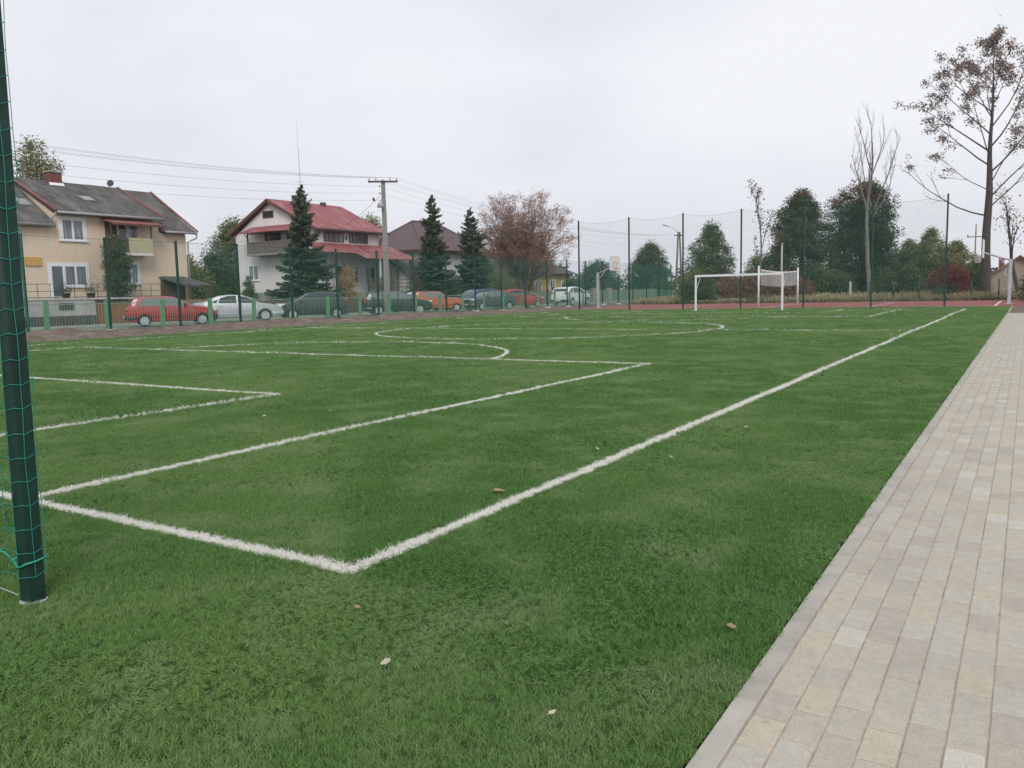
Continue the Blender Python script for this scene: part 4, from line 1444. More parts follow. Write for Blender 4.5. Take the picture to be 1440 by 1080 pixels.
# upper balcony recess with door, awning and side panel
mb = MB()
mb.box((XF + 0.004, 23.95, 3.95), (XF + 0.03, 24.62, 5.62))
build('balcony_shutter', mb, MATS['wood_brown'], h1)
window(h1, 'x', XF + 0.001, 24.66, 25.25, 3.95, 5.55, 1, 0.0, 'window_glass')
window(h1, 'x', XF + 0.001, 25.30, 25.95, 4.45, 5.55, 1, 0.0, 'curtained_glass')
b = MB()
b.bbox((XF + 0.002, 23.9, 3.78), (-39.3, 26.2, 3.92), 0.01)
bal = build('balcony', b, MATS['trim_cream'], h1)
mb = MB()
mb.box((-39.35, 24.75, 3.93), (-39.31, 26.2, 4.74))
mb.box((XF + 0.01, 26.16, 3.93), (-39.36, 26.2, 4.74))
build('balcony_panel', mb, MATS['balcony_panel'], bal)
mb = MB()
mb.box((-39.36, 23.9, 3.93), (-39.32, 24.74, 4.68))
build('balcony_rail', mb, MATS['wood_brown'], bal)
mb = MB()
mb.slab([(XF + 0.02, 23.7, 5.80), (XF + 0.02, 26.75, 5.80), (-39.05, 26.75, 5.50), (-39.05, 23.7, 5.50)], 0.06)
aw = build('awning', mb, MATS['ridge_red'], h1)
mb = MB()
for y in (23.75, 26.15):
    mb.box((-39.4, y, 3.93), (-39.34, y + 0.06, 5.52))
mb.box((-39.12, 23.7, 5.38), (-39.05, 26.75, 5.44))
build('awning_post', mb, MATS['wood_brown'], aw)
mb = MB()
mb.bbox((XF + 0.003, 19.55, 3.16), (XF + 0.05, 20.40, 3.60), 0.006)
tag(build('wall_sign', mb, MATS['sign_orange'], h1), 'orange sign board')

# lean-to shed on its far gable
sh = thing('lean_to_shed', 'dark lean-to shed roof on posts against the right end of the beige house', 'shed')
mb = MB()
mb.slab([(-40.4, 27.0, 2.72), (-40.4, 28.7, 2.72), (-38.3, 29.3, 2.12), (-38.3, 27.6, 2.12)], 0.10)
build('roof', mb, MATS['roof_dark'], sh)
mb = MB()
for x, y in ((-38.4, 27.75), (-38.4, 29.15), (-40.1, 28.6)):
    mb.box((x - 0.06, y - 0.06, Z0), (x + 0.06, y + 0.06, 2.2))
build('post', mb, MATS['wood_brown'], sh)
mb = MB()
mb.box((-40.12, 27.1, Z0), (-40.05, 28.5, 2.5))
build('back_wall', mb, MATS['wood_brown'], sh)

# terrace wall with railing, and wooden fence to its right
tw = thing('terrace_wall', 'pale garden wall with pale coping and dark grid railing below the beige house', 'wall')
mb = MB()
mb.box((-37.55, 6.0, Z0), (-37.4, 21.4, 1.40))
build('wall', mb, MATS['wall_dull'], tw)
mb = MB()
mb.box((-37.6, 6.0, 1.401), (-37.35, 24.4, 1.48))
build('coping', mb, MATS['concrete_foot'], tw)
mb = MB()
mb.box((-37.396, 19.55, 0.9), (-37.38, 20.3, 1.25))  # flat dark sheet on the wall standing in for a dark opening
mb.box((-37.399, 6.0, 0.12), (-37.37, 21.4, 0.62))  # dark strip along the wall foot standing in for the hedge base
build('dark_sheets', mb, MATS['roof_dark'], tw)
mb = MB()
for z in (1.52, 1.82, 2.16):
    mb.box((-37.49, 6.0, z), (-37.46, 25.2, z + 0.03))
for i in range(33):
    y = 6.0 + i * 0.6
    mb.box((-37.455, y, 1.48), (-37.435, y + 0.025, 2.19))
build('railing', mb, MATS['dark_iron'], tw)
wf = thing('wooden_fence', 'orange brown upright plank fence behind the red hatchback', 'fence')
mb = MB()
y = 21.45
i = 0
while y < 29.2:
    mb.bbox((-37.56, y, 0.14), (-37.53, y + 0.135, 1.30 + 0.01 * math.sin(i * 1.7)), 0.006)
    y += 0.145
    i += 1
build('planks', mb, MATS['wood_orange'], wf)
mb = MB()
for z in (0.35, 1.05):
    mb.box((-37.62, 21.45, z), (-37.561, 29.2, z + 0.08))
build('rails', mb, MATS['wood_brown'], wf)
for y in (21.4, 25.3, 29.2):
    mb = MB()
    mb.box((-37.70, y - 0.05, 0.0), (-37.50, y + 0.045, 1.40))
    build('post', mb, MATS['dark_iron'], wf)
mb = MB()
mb.box((-40.19, 6.0, 1.28), (-37.605, 22.5, 1.40))
build('terrace_slab', mb, MATS['plinth_grey'], tw)
for k, (y, h, m_, lab) in enumerate(((20.4, 0.55, 'leaf_dark', 'potted plant with dark foliage on the terrace below the left window'), (21.7, 0.75, 'leaf_pale', 'taller pale potted plant on the terrace below the right window'))):
    pp = thing('potted_plant', lab, 'potted plant', (-38.2, y, 1.40))
    mb = MB()
    mb.lathe([(0.14, 0), (0.20, 0.30), (0.215, 0.30), (0.215, 0.34), (0.18, 0.33)], 14)
    build('pot', mb, MATS['wood_brown'], pp)
    mb = MB()
    r_ = random.Random(k + 300)
    for q in range(420):
        v = Vector((r_.gauss(0, 0.17), r_.gauss(0, 0.20), abs(r_.gauss(0, h * 0.45)) + 0.34))
        a_ = r_.uniform(0, 6.28)
        d_ = Vector((math.cos(a_), math.sin(a_), r_.uniform(-.4, .7))) * 0.09
        u_ = Vector((-math.sin(a_), math.cos(a_), 0)) * 0.028
        mb.add([v, v + d_ * .5 + u_, v + d_, v + d_ * .5 - u_], [(0, 1, 2, 3)])
    o_ = build('foliage', mb, MATS['concrete_foot'], pp)
    o_['leafy'] = m_
# dark board fence in front of the white house and on along the road
df = thing('board_fence', 'dark brown grey board fence in front of the white red roofed house', 'fence')
mb = MB()
y = 29.4
i = 0
while y < 47.0:
    mb.bbox((-37.56, y, 0.14), (-37.53, y + 0.16, 1.12 + 0.02 * math.sin(i * 2.3)), 0.006)
    y += 0.18
    i += 1
build('boards', mb, MATS['wood_brown'], df)
for k in range(9):
    mb = MB()
    mb.box((-37.68, 29.3 + k * 2.2, 0.0), (-37.57, 29.42 + k * 2.2, 1.2))
    build('post', mb, MATS['wood_grey'], df)
gf = thing('board_fence', 'long pale grey board fence across the road behind the orange and grey cars', 'fence')
mb = MB()
y = 47.3
while y < 96:
    mb.bbox((-37.56, y, 0.14), (-37.53, y + 0.19, 1.42), 0.006)
    y += 0.2
mat('fence_greygreen', (0.16, 0.165, 0.125), 0.85, var=0.2, scale=2)
build('boards', mb, MATS['fence_greygreen'], gf)
for k in range(17):
    mb = MB()
    mb.box((-37.70, 47.2 + k * 3, 0.0), (-37.57, 47.35 + k * 3, 1.5))
    build('post', mb, MATS['wood_grey'], gf)

# --- white house with red sheet roof, gable towards the camera
h2 = thing('gabled_house', 'white two storey house with red metal roof, wooden balcony and glazed upper windows', 'house')
mb = MB()
XF2, XB2, YN, YFAR = -43.7, -52.6, 42.95, 50.3
mb.box((XB2, YN, 0.9), (XF2, YFAR, 6.35))
mb.prism([(XB2 + .01, 6.352), (XF2 - .01, 6.352), (-48.3, 8.86)], 'y', YN, YFAR)
build('wall', mb, MATS['render_white'], h2)
mb = MB()
mb.box((XB2 - 0.05, YN - 0.05, Z0), (XF2 + 0.05, YFAR + 0.05, 0.898))
mb.box((XB2 - 0.03, YN - 0.03, 0.9), (XF2 - 2.0, YN - 0.002, 1.75))
build('plinth', mb, MATS['plinth_grey'], h2)
mb = MB()
roof_pair(mb, 42.55, 50.9, 6.52, -43.1, 9.06, -48.3, -53.3, 0.12)
build('roof', mb, MATS['roof_red_sheet'], h2)
mb = MB()
mb.slab([(-43.1, 42.52, 6.45), (-43.1, 42.56, 6.45), (-48.3, 42.56, 9.0), (-48.3, 42.52, 9.0)], 0.2)
mb.slab([(-48.301, 42.52, 9.0), (-48.301, 42.56, 9.0), (-53.3, 42.56, 6.45), (-53.3, 42.52, 6.45)], 0.2)
mb.box((-43.12, 42.57, 6.32), (-43.04, 50.88, 6.42))
build('bargeboard', mb, MATS['wood_brown'], h2)
mb = MB()
mb.tube([(-43.0, 42.6, 6.40), (-43.0, 50.9, 6.40)], 0.06, 8)
mb.tube([(-43.05, 50.85, 6.38), (-43.4, 50.5, 6.0), (-43.62, 50.38, 5.8), (-43.62, 50.38, 5.3)], 0.045, 8)
build('gutter', mb, MATS['dark_iron'], h2)
mb = MB()
mb.bbox((-48.0, 44.9, 8.4), (-47.4, 45.9, 9.40), 0.03)
c_ = build('chimney', mb, MATS['wood_grey'], h2)
mb = MB()
mb.bbox((-48.05, 44.85, 9.40), (-47.35, 45.95, 9.48), 0.03)
build('chimney_cap', mb, MATS['plinth_grey'], c_)
mb = MB()
mb.bbox((-48.2, 48.2, 8.9), (-47.9, 48.7, 9.2), 0.03)
build('vent', mb, MATS['roof_dark'], h2)
window(h2, 'y', YN, -49.2, -48.0, 7.6, 8.15, 1, 0.0, 'dark_opening', 'wood_brown')
window(h2, 'y', YN, -51.2, -50.05, 2.75, 3.95, 2, 0.05)
window(h2, 'y', YN, -49.1, -47.3, 5.05, 6.45, 2, 0.0, 'dark_opening', 'wood_brown')
window(h2, 'y', YN, -46.6, -45.5, 5.25, 6.45, 2, 0.0, 'dark_opening', 'wood_brown')
for (a, b_, n_) in ((43.95, 46.15, 4), (46.75, 48.95, 5)):
    window(h2, 'x', XF2, a, b_, 5.55, 6.28, n_, 0.0, 'window_glass' if n_ == 5 else 'curtained_glass', 'wood_brown')
mb = MB()
mb.box((XF2 + 0.003, 46.36, 5.75), (XF2 + 0.05, 46.5, 6.1))
build('wall_plaque', mb, MATS['dark_iron'], h2)
# balcony on the gable
mb = MB()
mb.bbox((-49.9, YN - 1.25, 4.62), (-44.6, YN - 0.003, 4.76), 0.01)
bal = build('balcony', mb, MATS['plinth_grey'], h2)
mb = MB()
x = -49.85
while x < -44.7:
    mb.box((x, YN - 1.22, 4.70), (x + 0.13, YN - 1.19, 5.60))
    x += 0.15
yy = YN - 1.15
while yy < YN - 0.1:
    mb.box((-49.88, yy, 4.765), (-49.86, yy + 0.13, 5.60))
    yy += 0.15
mb.box((-49.9, YN - 1.25, 5.605), (-44.65, YN - 1.16, 5.68))
mb.box((-49.9, YN - 1.155, 5.605), (-49.83, YN - 0.01, 5.68))
build('balcony_rail', mb, MATS['wood_grey'], bal)
mb = MB()
for x in (-49.86, -47.4, -44.8):
    mb.box((x, YN - 1.2, 5.685), (x + 0.1, YN - 1.1, 6.42))
mb.box((-49.86, YN - 1.19, 6.28), (-44.7, YN - 1.11, 6.37))
mb.tube([(-49.8, YN - 1.12, 5.9), (-50.25, YN - 1.12, 6.40)], 0.03, 6)
build('balcony_post', mb, MATS['wood_brown'], bal)
mb = MB()
mb.slab([(-50.5, YN - 1.6, 6.40), (-44.4, YN - 1.6, 6.40), (-44.4, YN - 0.01, 6.98), (-50.5, YN - 0.01, 6.98)], 0.06)
build('balcony_roof', mb, MATS['roof_red_sheet'], h2)
# veranda along the road side
mb = MB()
mb.slab([(XF2 + 0.004, 41.9, 5.46), (XF2 + 0.004, 45.4, 5.46), (-41.7, 45.4, 4.64), (-41.7, 41.9, 4.64)], 0.06)
mb.slab([(XF2 + 0.004, 45.405, 5.455), (XF2 + 0.004, 51.6, 5.455), (-40.6, 51.6, 4.20), (-40.6, 45.405, 4.20)], 0.06)
vr = build('veranda_roof', mb, MATS['roof_red_sheet'], h2)
mb = MB()
for y, x, z in ((42.2, -41.85, 4.6), (44.1, -41.85, 4.6), (45.7, -40.85, 4.2), (47.4, -40.85, 4.2), (49.2, -40.85, 4.2), (50.9, -40.85, 4.2)):
    mb.box((x - 0.06, y - 0.06, 1.62), (x + 0.06, y + 0.06, z + 0.04))
build('veranda_post', mb, MATS['dark_iron'], vr)
mb = MB()
mb.box((XF2 + 0.055, 41.9, Z0), (-40.7, 51.2, 1.6))
build('veranda_floor', mb, MATS['plinth_grey'], h2)
mb = MB()
for z in (1.95, 2.25, 2.55):
    mb.box((-40.88, 45.75, z), (-40.84, 50.85, z + 0.06))
build('veranda_railing', mb, MATS['wood_grey'], h2)
mb = MB()
for k in range(5):
    mb.box((-40.69 + k * 0.28, 44.9, Z0), (-40.411 + k * 0.28, 46.2, 1.45 - k * 0.27))
build('steps', mb, MATS['concrete_foot'], h2)
for (a, b_, z0, z1, n_) in ((43.4, 44.4, 2.4, 3.7, 2), (45.0, 45.9, 1.65, 3.75, 1), (46.6, 47.7, 2.3, 3.7, 2), (48.5, 49.7, 2.3, 3.7, 2)):
    window(h2, 'x', XF2, a, b_, z0, z1, n_, 0.06, 'window_glass')
mb = MB()
mb.tube([(-47.15, 45.1, 8.4), (-47.15, 45.1, 13.0)], 0.022, 6)
mb.tube([(-47.2, 45.1, 13.0), (-47.2, 45.1, 15.4)], 0.010, 5)
for z, l in ((10.0, .35), (10.5, .3), (9.7, .4)):
    mb.tube([(-47.2 - l, 45.1 - l * .5, z), (-47.2 + l, 45.1 + l * .5, z)], 0.012, 4)
build('antenna', mb, MATS['gutter_grey'], h2)

# low side building beyond it with a single slope roof
ob = thing('side_building', 'pale lean-to building with sloping roof just right of the concrete power pole', 'outbuilding')
mb = MB()
mb.prism([(-43.7, Z0), (-39.9, Z0), (-39.9, 2.35), (-43.7, 4.50)], 'y', 50.9, 56.5)
build('wall', mb, MATS['render_pale'], ob)
mb = MB()
mb.slab([(-43.7, 50.6, 4.66), (-43.7, 56.8, 4.66), (-39.5, 56.8, 2.28), (-39.5, 50.6, 2.28)], 0.14)
build('roof', mb, MATS['roof_dark'], ob)
mb = MB()
for k in range(9):
    x = -43.4 + k * 0.42
    mb.box((x, 50.88, 0.4), (x + 0.02, 50.897, 4.30 - (x + 43.7) * 0.56))
build('wall_battens', mb, MATS['gutter_grey'], ob)

# --- house with plum tiled hipped roof
h3 = thing('hipped_house', 'white house with plum coloured hipped tile roof, half hidden by spruces', 'house')
mb = MB()
mb.box((-53.6, 59.4, Z0), (-46.3, 69.6, 5.55))
build('wall', mb, MATS['render_pale'], h3)
mb = MB()
e = [(-54.3, 58.7, 5.6), (-45.6, 58.7, 5.6), (-45.6, 70.3, 5.6), (-54.3, 70.3, 5.6)]
ra, rb = (-49.95, 62.7, 8.66), (-49.95, 66.5, 8.66)
mb.add([e[0], e[1], e[2], e[3], ra, rb], [(0, 1, 4), (1, 2, 5, 4), (2, 3, 5), (3, 0, 4, 5), (3, 2, 1, 0)])
rf = build('roof', mb, MATS['roof_plum_tiles'], h3)
mb = MB()
for a, b_ in ((e[0], ra), (e[1], ra), (e[2], rb), (e[3], rb), (ra, rb)):
    mb.tube([a, b_], 0.11, 6)
build('ridge_tiles', mb, MATS['roof_plum_tiles'], rf)
mb = MB()
mb.box((-54.32, 58.66, 5.44), (-45.56, 58.76, 5.60))
mb.box((-45.66, 58.77, 5.44), (-45.56, 70.32, 5.60))
build('fascia', mb, MATS['wood_brown'], rf)
window(h3, 'y', 59.4, -50.0, -49.2, 4.55, 5.3, 2, 0.0, 'window_glass')
window(h3, 'y', 59.4, -48.6, -47.4, 2.0, 3.3, 2, 0.05)
for y in (61, 64, 67):
    window(h3, 'x', -46.3, y, y + 1.2, 2.0, 3.3, 2, 0.05)

# --- yellow bungalow
h4 = thing('bungalow', 'yellow bungalow with dark hipped roof behind the bare reddish tree', 'house')
mb = MB()
mb.box((-53.0, 71.0, Z0), (-44.2, 85.2, 3.35))
build('wall', mb, MATS['render_yellow'], h4)
mb = MB()
e = [(-53.8, 70.2, 3.4), (-43.5, 70.2, 3.4), (-43.5, 86.0, 3.4), (-53.8, 86.0, 3.4)]
ra, rb = (-48.6, 75.2, 6.15), (-48.6, 80.8, 6.15)
mb.add([*e, ra, rb], [(0, 1, 4), (1, 2, 5, 4), (2, 3, 5), (3, 0, 4, 5), (3, 2, 1, 0)])
build('roof', mb, MATS['roof_dark'], h4)
window(h4, 'x', -44.2, 80.3, 81.4, 0.5, 2.7, 2, 0.1, 'curtained_glass')
window(h4, 'x', -44.2, 76.8, 78.2, 1.2, 2.6, 2, 0.08)
window(h4, 'x', -44.2, 83.0, 83.9, 1.3, 2.5, 1, 0.08)
mb = MB()
mb.bbox((-49.2, 78.0, 5.6), (-48.5, 78.7, 7.0), 0.03)
build('chimney', mb, MATS['brick_dark'], h4)

# gate pillars past the white crossover
for y in (78.0, 81.6):
    mb = MB()
    mb.bbox((-37.75, y, 0.06), (-37.25, y + 0.5, 1.55), 0.02)
    mb.bbox((-37.80, y - .05, 1.552), (-37.20, y + 0.55, 1.63), 0.02)
    tag(build('gate_pillar', mb, MATS['pillar_tan']), 'cream gate pillar beside the road, ' + ('nearer the white crossover' if y < 80 else 'the farther one of the pair'), 'pillar', 'gate pillars')

# --- far house with orange red roof at the right edge
h5 = thing('far_house', 'distant house with orange red gabled roof at the right edge', 'house')
mb = MB()
mb.box((-2.6, 137.0, -0.1), (5.5, 146.0, 2.0))
mb.prism([(-2.6, 2.002), (5.5, 2.002), (1.4, 4.9)], 'y', 137.0, 146.0)
build('wall', mb, MATS['render_dull'], h5)
mb = MB()
mb.slab([(-3.3, 136.4, 1.75), (-3.3, 146.6, 1.75), (1.4, 146.6, 5.15), (1.4, 136.4, 5.15)], 0.2)
mb.slab([(1.401, 136.4, 5.15), (1.401, 146.6, 5.15), (6.1, 146.6, 1.75), (6.1, 136.4, 1.75)], 0.2)
build('roof', mb, MATS['roof_orange'], h5)
window(h5, 'y', 137.0, -0.4, 0.8, 2.3, 3.3, 2, 0.0)
mb = MB()
mb.bbox((-1.3, 139.5, 3.0), (-0.6, 140.2, 4.9), 0.03)
build('chimney', mb, MATS['brick_dark'], h5)

# ---------------------------------------------------------------- power poles and wires
mat('pole_concrete', (0.27, 0.255, 0.24), 0.9, var=0.18, scale=2.0)
mat('pole_wood', (0.16, 0.13, 0.11), 0.9, var=0.25, scale=2.0)
mat('wire_black', (0.12, 0.12, 0.13), 0.6)
mat('porcelain', (0.50, 0.47, 0.44), 0.3)
def pole(loc, label, lamp=True):
    p = thing('power_pole', label, 'power pole', loc)
    mb = MB()
    n = 10
    for k in range(n):
        z0, z1 = 7.85 * k / n - (0.3 if k == 0 else 0), 7.85 * (k + 1) / n
        a0, a1 = 0.165 - 0.07 * z0 / 7.85, 0.165 - 0.07 * z1 / 7.85
        b0, b1 = a0 * 0.72, a1 * 0.72
        mb.add([(-b0, -a0, z0), (b0, -a0, z0), (b0, a0, z0), (-b0, a0, z0), (-b1, -a1, z1), (b1, -a1, z1), (b1, a1, z1), (-b1, a1, z1)],
               [(0, 1, 5, 4), (1, 2, 6, 5), (2, 3, 7, 6), (3, 0, 4, 7)] + ([(4, 5, 6, 7)] if k == n - 1 else []))
    build('pole', mb, MATS['pole_concrete'], p)
    mb = MB()
    mb.box((-0.85, -0.16, 7.70), (0.85, -0.10, 7.80), M=Matrix.Rotation(R(38), 4, 'Z'))
    ca = build('crossarm', mb, MATS['dark_iron'], p)
    for k, x in enumerate((-0.78, -0.4, 0.4, 0.78)):
        mb = MB()
        M = Matrix.Rotation(R(38), 4, 'Z') @ Matrix.Translation((x, -0.13, 7.80))
        mb.lathe([(0.015, 0), (0.045, 0.04), (0.05, 0.08), (0.03, 0.10), (0.045, 0.13), (0.02, 0.17)], 10, M=M)
        build('insulator', mb, MATS['porcelain'], ca)
    for k, z in enumerate((7.45, 7.05, 6.65)):
        mb = MB()
        mb.tube([(0, -0.1, z), (-0.06, -0.24, z)], 0.012, 5)
        M = Matrix.Translation((-0.06, -0.24, z))
        mb.lathe([(0.02, -0.02), (0.05, 0.02), (0.05, 0.07), (0.03, 0.11)], 10, M=M)
        build('insulator', mb, MATS['porcelain'], p)
    if lamp:
        mb = MB()
        mb.tube([(0, -0.1, 6.10), (0.05, -0.25, 6.22), (0.1, -0.40, 6.32)], 0.025, 6)
        ar = build('lamp_arm', mb, MATS['gutter_grey'], p)
        mb = MB()
        M = Matrix.Translation((0.14, -0.5, 6.42)) @ Matrix.Rotation(R(35), 4, 'X')
        mb.lathe([(0.05, 0.12), (0.11, 0.08), (0.20, -0.04), (0.21, -0.10), (0.14, -0.13)], 16, M=M)
        build('lamp_head', mb, MATS['gutter_grey'], ar)
    return p
P1 = Vector((-29.25, 34.35, 0.05))
pole(P1, 'grey concrete power pole with crossarm and lamp rising before the black estate')
P0 = Vector((-29.25, -6.0, 0.05))
# wooden A-frame pole at the far end of the road
P2 = Vector((-29.1, 81.5, 0.05))
p = thing('wooden_pole', 'wooden two legged power pole with street lamp left of the far goal', 'power pole', P2)
for s in (-1, 1):
    mb = MB()
    mb.tube([(0.12 * s, 0.75 * s, -0.2), (0.04 * s, 0.10 * s, 7.3)], [0.13, 0.09], 10)
    build('leg', mb, MATS['pole_wood'], p)
mb = MB()
mb.box((-0.5, -0.06, 6.9), (0.5, 0.06, 7.0), M=Matrix.Rotation(R(30), 4, 'Z'))
mb.box((-0.06, -0.55, 3.3), (0.06, 0.55, 3.42))
build('crossarm', mb, MATS['dark_iron'], p)
mb = MB()
mb.tube([(0, 0, 7.2), (-0.5, -0.4, 7.75), (-1.0, -0.8, 7.95)], 0.02, 6)
ar = build('lamp_arm', mb, MATS['gutter_grey'], p)
mb = MB()
mb.bbox((-0.32, -0.11, -0.05), (0.32, 0.11, 0.06), 0.03)
lh = build('lamp_head', mb, MATS['gutter_grey'], ar)
lh.location = (-1.15, -0.92, 7.98)
lh.rotation_euler = (0, R(12), R(40))
for k in range(4):
    mb = MB()
    M = Matrix.Translation((-0.14, -0.12, 6.6 - k * 0.35))
    mb.lathe([(0.02, -0.05), (0.05, 0.0), (0.05, 0.05), (0.02, 0.1)], 8, M=M)
    build('insulator', mb, MATS['porcelain'], p)
# small far pole beside the big tree
p = thing('far_pole', 'small distant power pole with short crossarms left of the big tree trunk', 'power pole', (-4.3, 137.2, 0))
mb = MB()
mb.tube([(0, 0, -0.2), (0, 0, 9.9)], [0.12, 0.08], 8)
build('pole', mb, MATS['pole_wood'], p)
mb = MB()
mb.box((-1.1, -0.06, 8.0), (1.1, 0.06, 8.12))
build('crossarm', mb, MATS['dark_iron'], p)
for x in (-1.0, 1.0):
    mb = MB()
    mb.lathe([(0.10, 0.12), (0.14, 0.25), (0.10, 0.45)], 8, M=Matrix.Translation((x, 0, 8.0)))
    build('insulator', mb, MATS['porcelain'], p)

def wire(a, b, sag, label, r=0.0045):
    a, b = Vector(a), Vector(b)
    mb = MB()
    n = 28
    mb.tube([a + (b - a) * (i / n) - Vector((0, 0, sag * 4 * (i / n) * (1 - i / n))) for i in range(n + 1)], r, 5, cap=False)
    return tag(build('overhead_wire', mb, MATS['wire_black']), label, 'wire', 'overhead wires along the road')
c38, s38 = math.cos(R(38)), math.sin(R(38))
offs = [(-0.78, 7.97, 'upper left wire on the crossarm'), (-0.4, 7.97, 'second upper wire on the crossarm'), (0.4, 7.97, 'third upper wire on the crossarm'), (0.78, 7.97, 'right upper wire on the crossarm')]
for x, z, nm in offs:
    d = Vector((x * c38 + 0.13 * s38, x * s38 - 0.13 * c38, z))
    wire(P0 + d, P1 + d, 0.95, nm + ' running left from the concrete pole')
    e_ = P2 + Vector((-0.3 + x * 0.5, -0.2 + x * 0.3, 7.0))
    wire(P1 + d, e_, 1.0, nm + ' running right to the wooden pole')
for k, z in enumerate((7.5, 7.1, 6.7)):
    d = Vector((-0.06, -0.26, z))
    nm = ('top', 'middle', 'lowest')[k] + ' side insulator'
    wire(P0 + d, P1 + d, 1.0, 'thin wire from the ' + nm + ' of the concrete pole to the left')
    if k < 2:
        wire(P1 + d, P2 + Vector((-0.14, -0.12, 6.6 - k * 0.7)), 1.0, 'thin wire from the ' + nm + ' of the concrete pole to the wooden pole')
wire(P1 + Vector((-0.06, -0.24, 6.95)), (-43.0, 44.3, 6.3), 0.25, 'service wire with a bird on it from the concrete pole to the red roof', 0.010)
wire((-40.0, 29.0, 4.6), P1 + Vector((0, -.1, 6.2)), 0.5, 'low service wire from the beige house end to the concrete pole', 0.005)
wire((-40.2, 27.5, 4.3), (-52.0, 42.9, 5.2), 0.3, 'wire slung between the beige house and the white house', 0.005)
# the bird
qb = 0.10
a_, b_ = P1 + Vector((-0.06, -0.24, 6.95)), Vector((-43.0, 44.3, 6.3))
bp = a_ + (b_ - a_) * qb - Vector((0, 0, 0.25 * 4 * qb * (1 - qb)))
mat('bird_dark', (0.03, 0.03, 0.035), 0.7)
mb = MB()
mb.tube([(-0.17, 0, 0.00), (-0.08, 0, 0.06), (-0.03, 0, 0.10), (0.03, 0, 0.16), (0.065, 0, 0.21), (0.085, 0, 0.25), (0.11, 0, 0.26), (0.15, 0, 0.255)], [0.012, 0.035, 0.065, 0.075, 0.055, 0.042, 0.03, 0.006], 10)
mb.tube([(0.01, 0.02, 0.09), (0.012, 0.02, 0.012)], 0.006, 5)
mb.tube([(0.01, -0.02, 0.09), (0.012, -0.02, 0.012)], 0.006, 5)
o = build('bird', mb, MATS['bird_dark'])
o.location = bp
o.rotation_euler = (0, 0, R(160))
tag(o, 'dark bird perched on the service wire beside the concrete pole', 'bird')

# ---------------------------------------------------------------- trees and shrubs
mat('bark_grey', (0.13, 0.115, 0.10), 0.95, var=0.35, scale=6)
mat('bark_dark', (0.060, 0.050, 0.045), 0.95, var=0.35, scale=6)
mat('bark_pale', (0.20, 0.185, 0.165), 0.95, var=0.3, scale=4)
leafmat('leaf_dark', (0.036, 0.064, 0.030), (0.090, 0.142, 0.058), (0.160, 0.200, 0.080))
leafmat('leaf_mid', (0.068, 0.115, 0.044), (0.145, 0.212, 0.078), (0.235, 0.275, 0.095))
leafmat('leaf_olive', (0.135, 0.165, 0.052), (0.260, 0.290, 0.088), (0.36, 0.345, 0.115))
leafmat('leaf_pale', (0.131, 0.166, 0.070), (0.228, 0.263, 0.119), (0.333, 0.341, 0.175))
leafmat('leaf_spruce', (0.036, 0.060, 0.034), (0.078, 0.120, 0.064), (0.14, 0.18, 0.095), trans=0.15)
leafmat('leaf_rust', (0.19, 0.085, 0.060), (0.32, 0.150, 0.105), (0.40, 0.240, 0.145))
leafmat('leaf_rose', (0.25, 0.130, 0.100), (0.41, 0.245, 0.185), (0.50, 0.350, 0.255), trans=0.4)
leafmat('leaf_crimson', (0.105, 0.030, 0.030), (0.205, 0.055, 0.054), (0.27, 0.10, 0.08))
leafmat('leaf_mauve', (0.215, 0.145, 0.125), (0.34, 0.25, 0.215), (0.43, 0.345, 0.285), trans=0.35)
leafmat('leaf_brown', (0.105, 0.081, 0.063), (0.201, 0.154, 0.108), (0.280, 0.228, 0.149))
leafmat('leaf_ochre', (0.298, 0.175, 0.079), (0.455, 0.289, 0.131), (0.560, 0.403, 0.210))
leafmat('leaf_far', (0.070, 0.108, 0.070), (0.123, 0.172, 0.105), None)
leafmat('straw', (0.30, 0.255, 0.145), (0.47, 0.41, 0.25), (0.58, 0.53, 0.36), trans=0.25)
leafmat('weed_green', (0.09, 0.12, 0.045), (0.17, 0.20, 0.08), (0.32, 0.30, 0.16), trans=0.25)

def leaf(mb, p, s, r, droop=0.0, el=0.6):
    """one small folded leaf-like face pair at p"""
    a = r.uniform(0, 6.2832)
    b = r.uniform(-0.9, 0.9) - droop
    d = Vector((math.cos(a) * math.cos(b), math.sin(a) * math.cos(b), math.sin(b)))
    u = d.cross(Vector((r.gauss(0, 1), r.gauss(0, 1), r.gauss(0, 1))))
    if u.length < 1e-4:
        return
    u.normalize()
    s *= r.uniform(0.6, 1.35)
    q = p + d * s * 0.5
    mb.add([p, q + u * s * el * 0.5, p + d * s, q - u * s * el * 0.5], [(0, 1, 2, 3)])

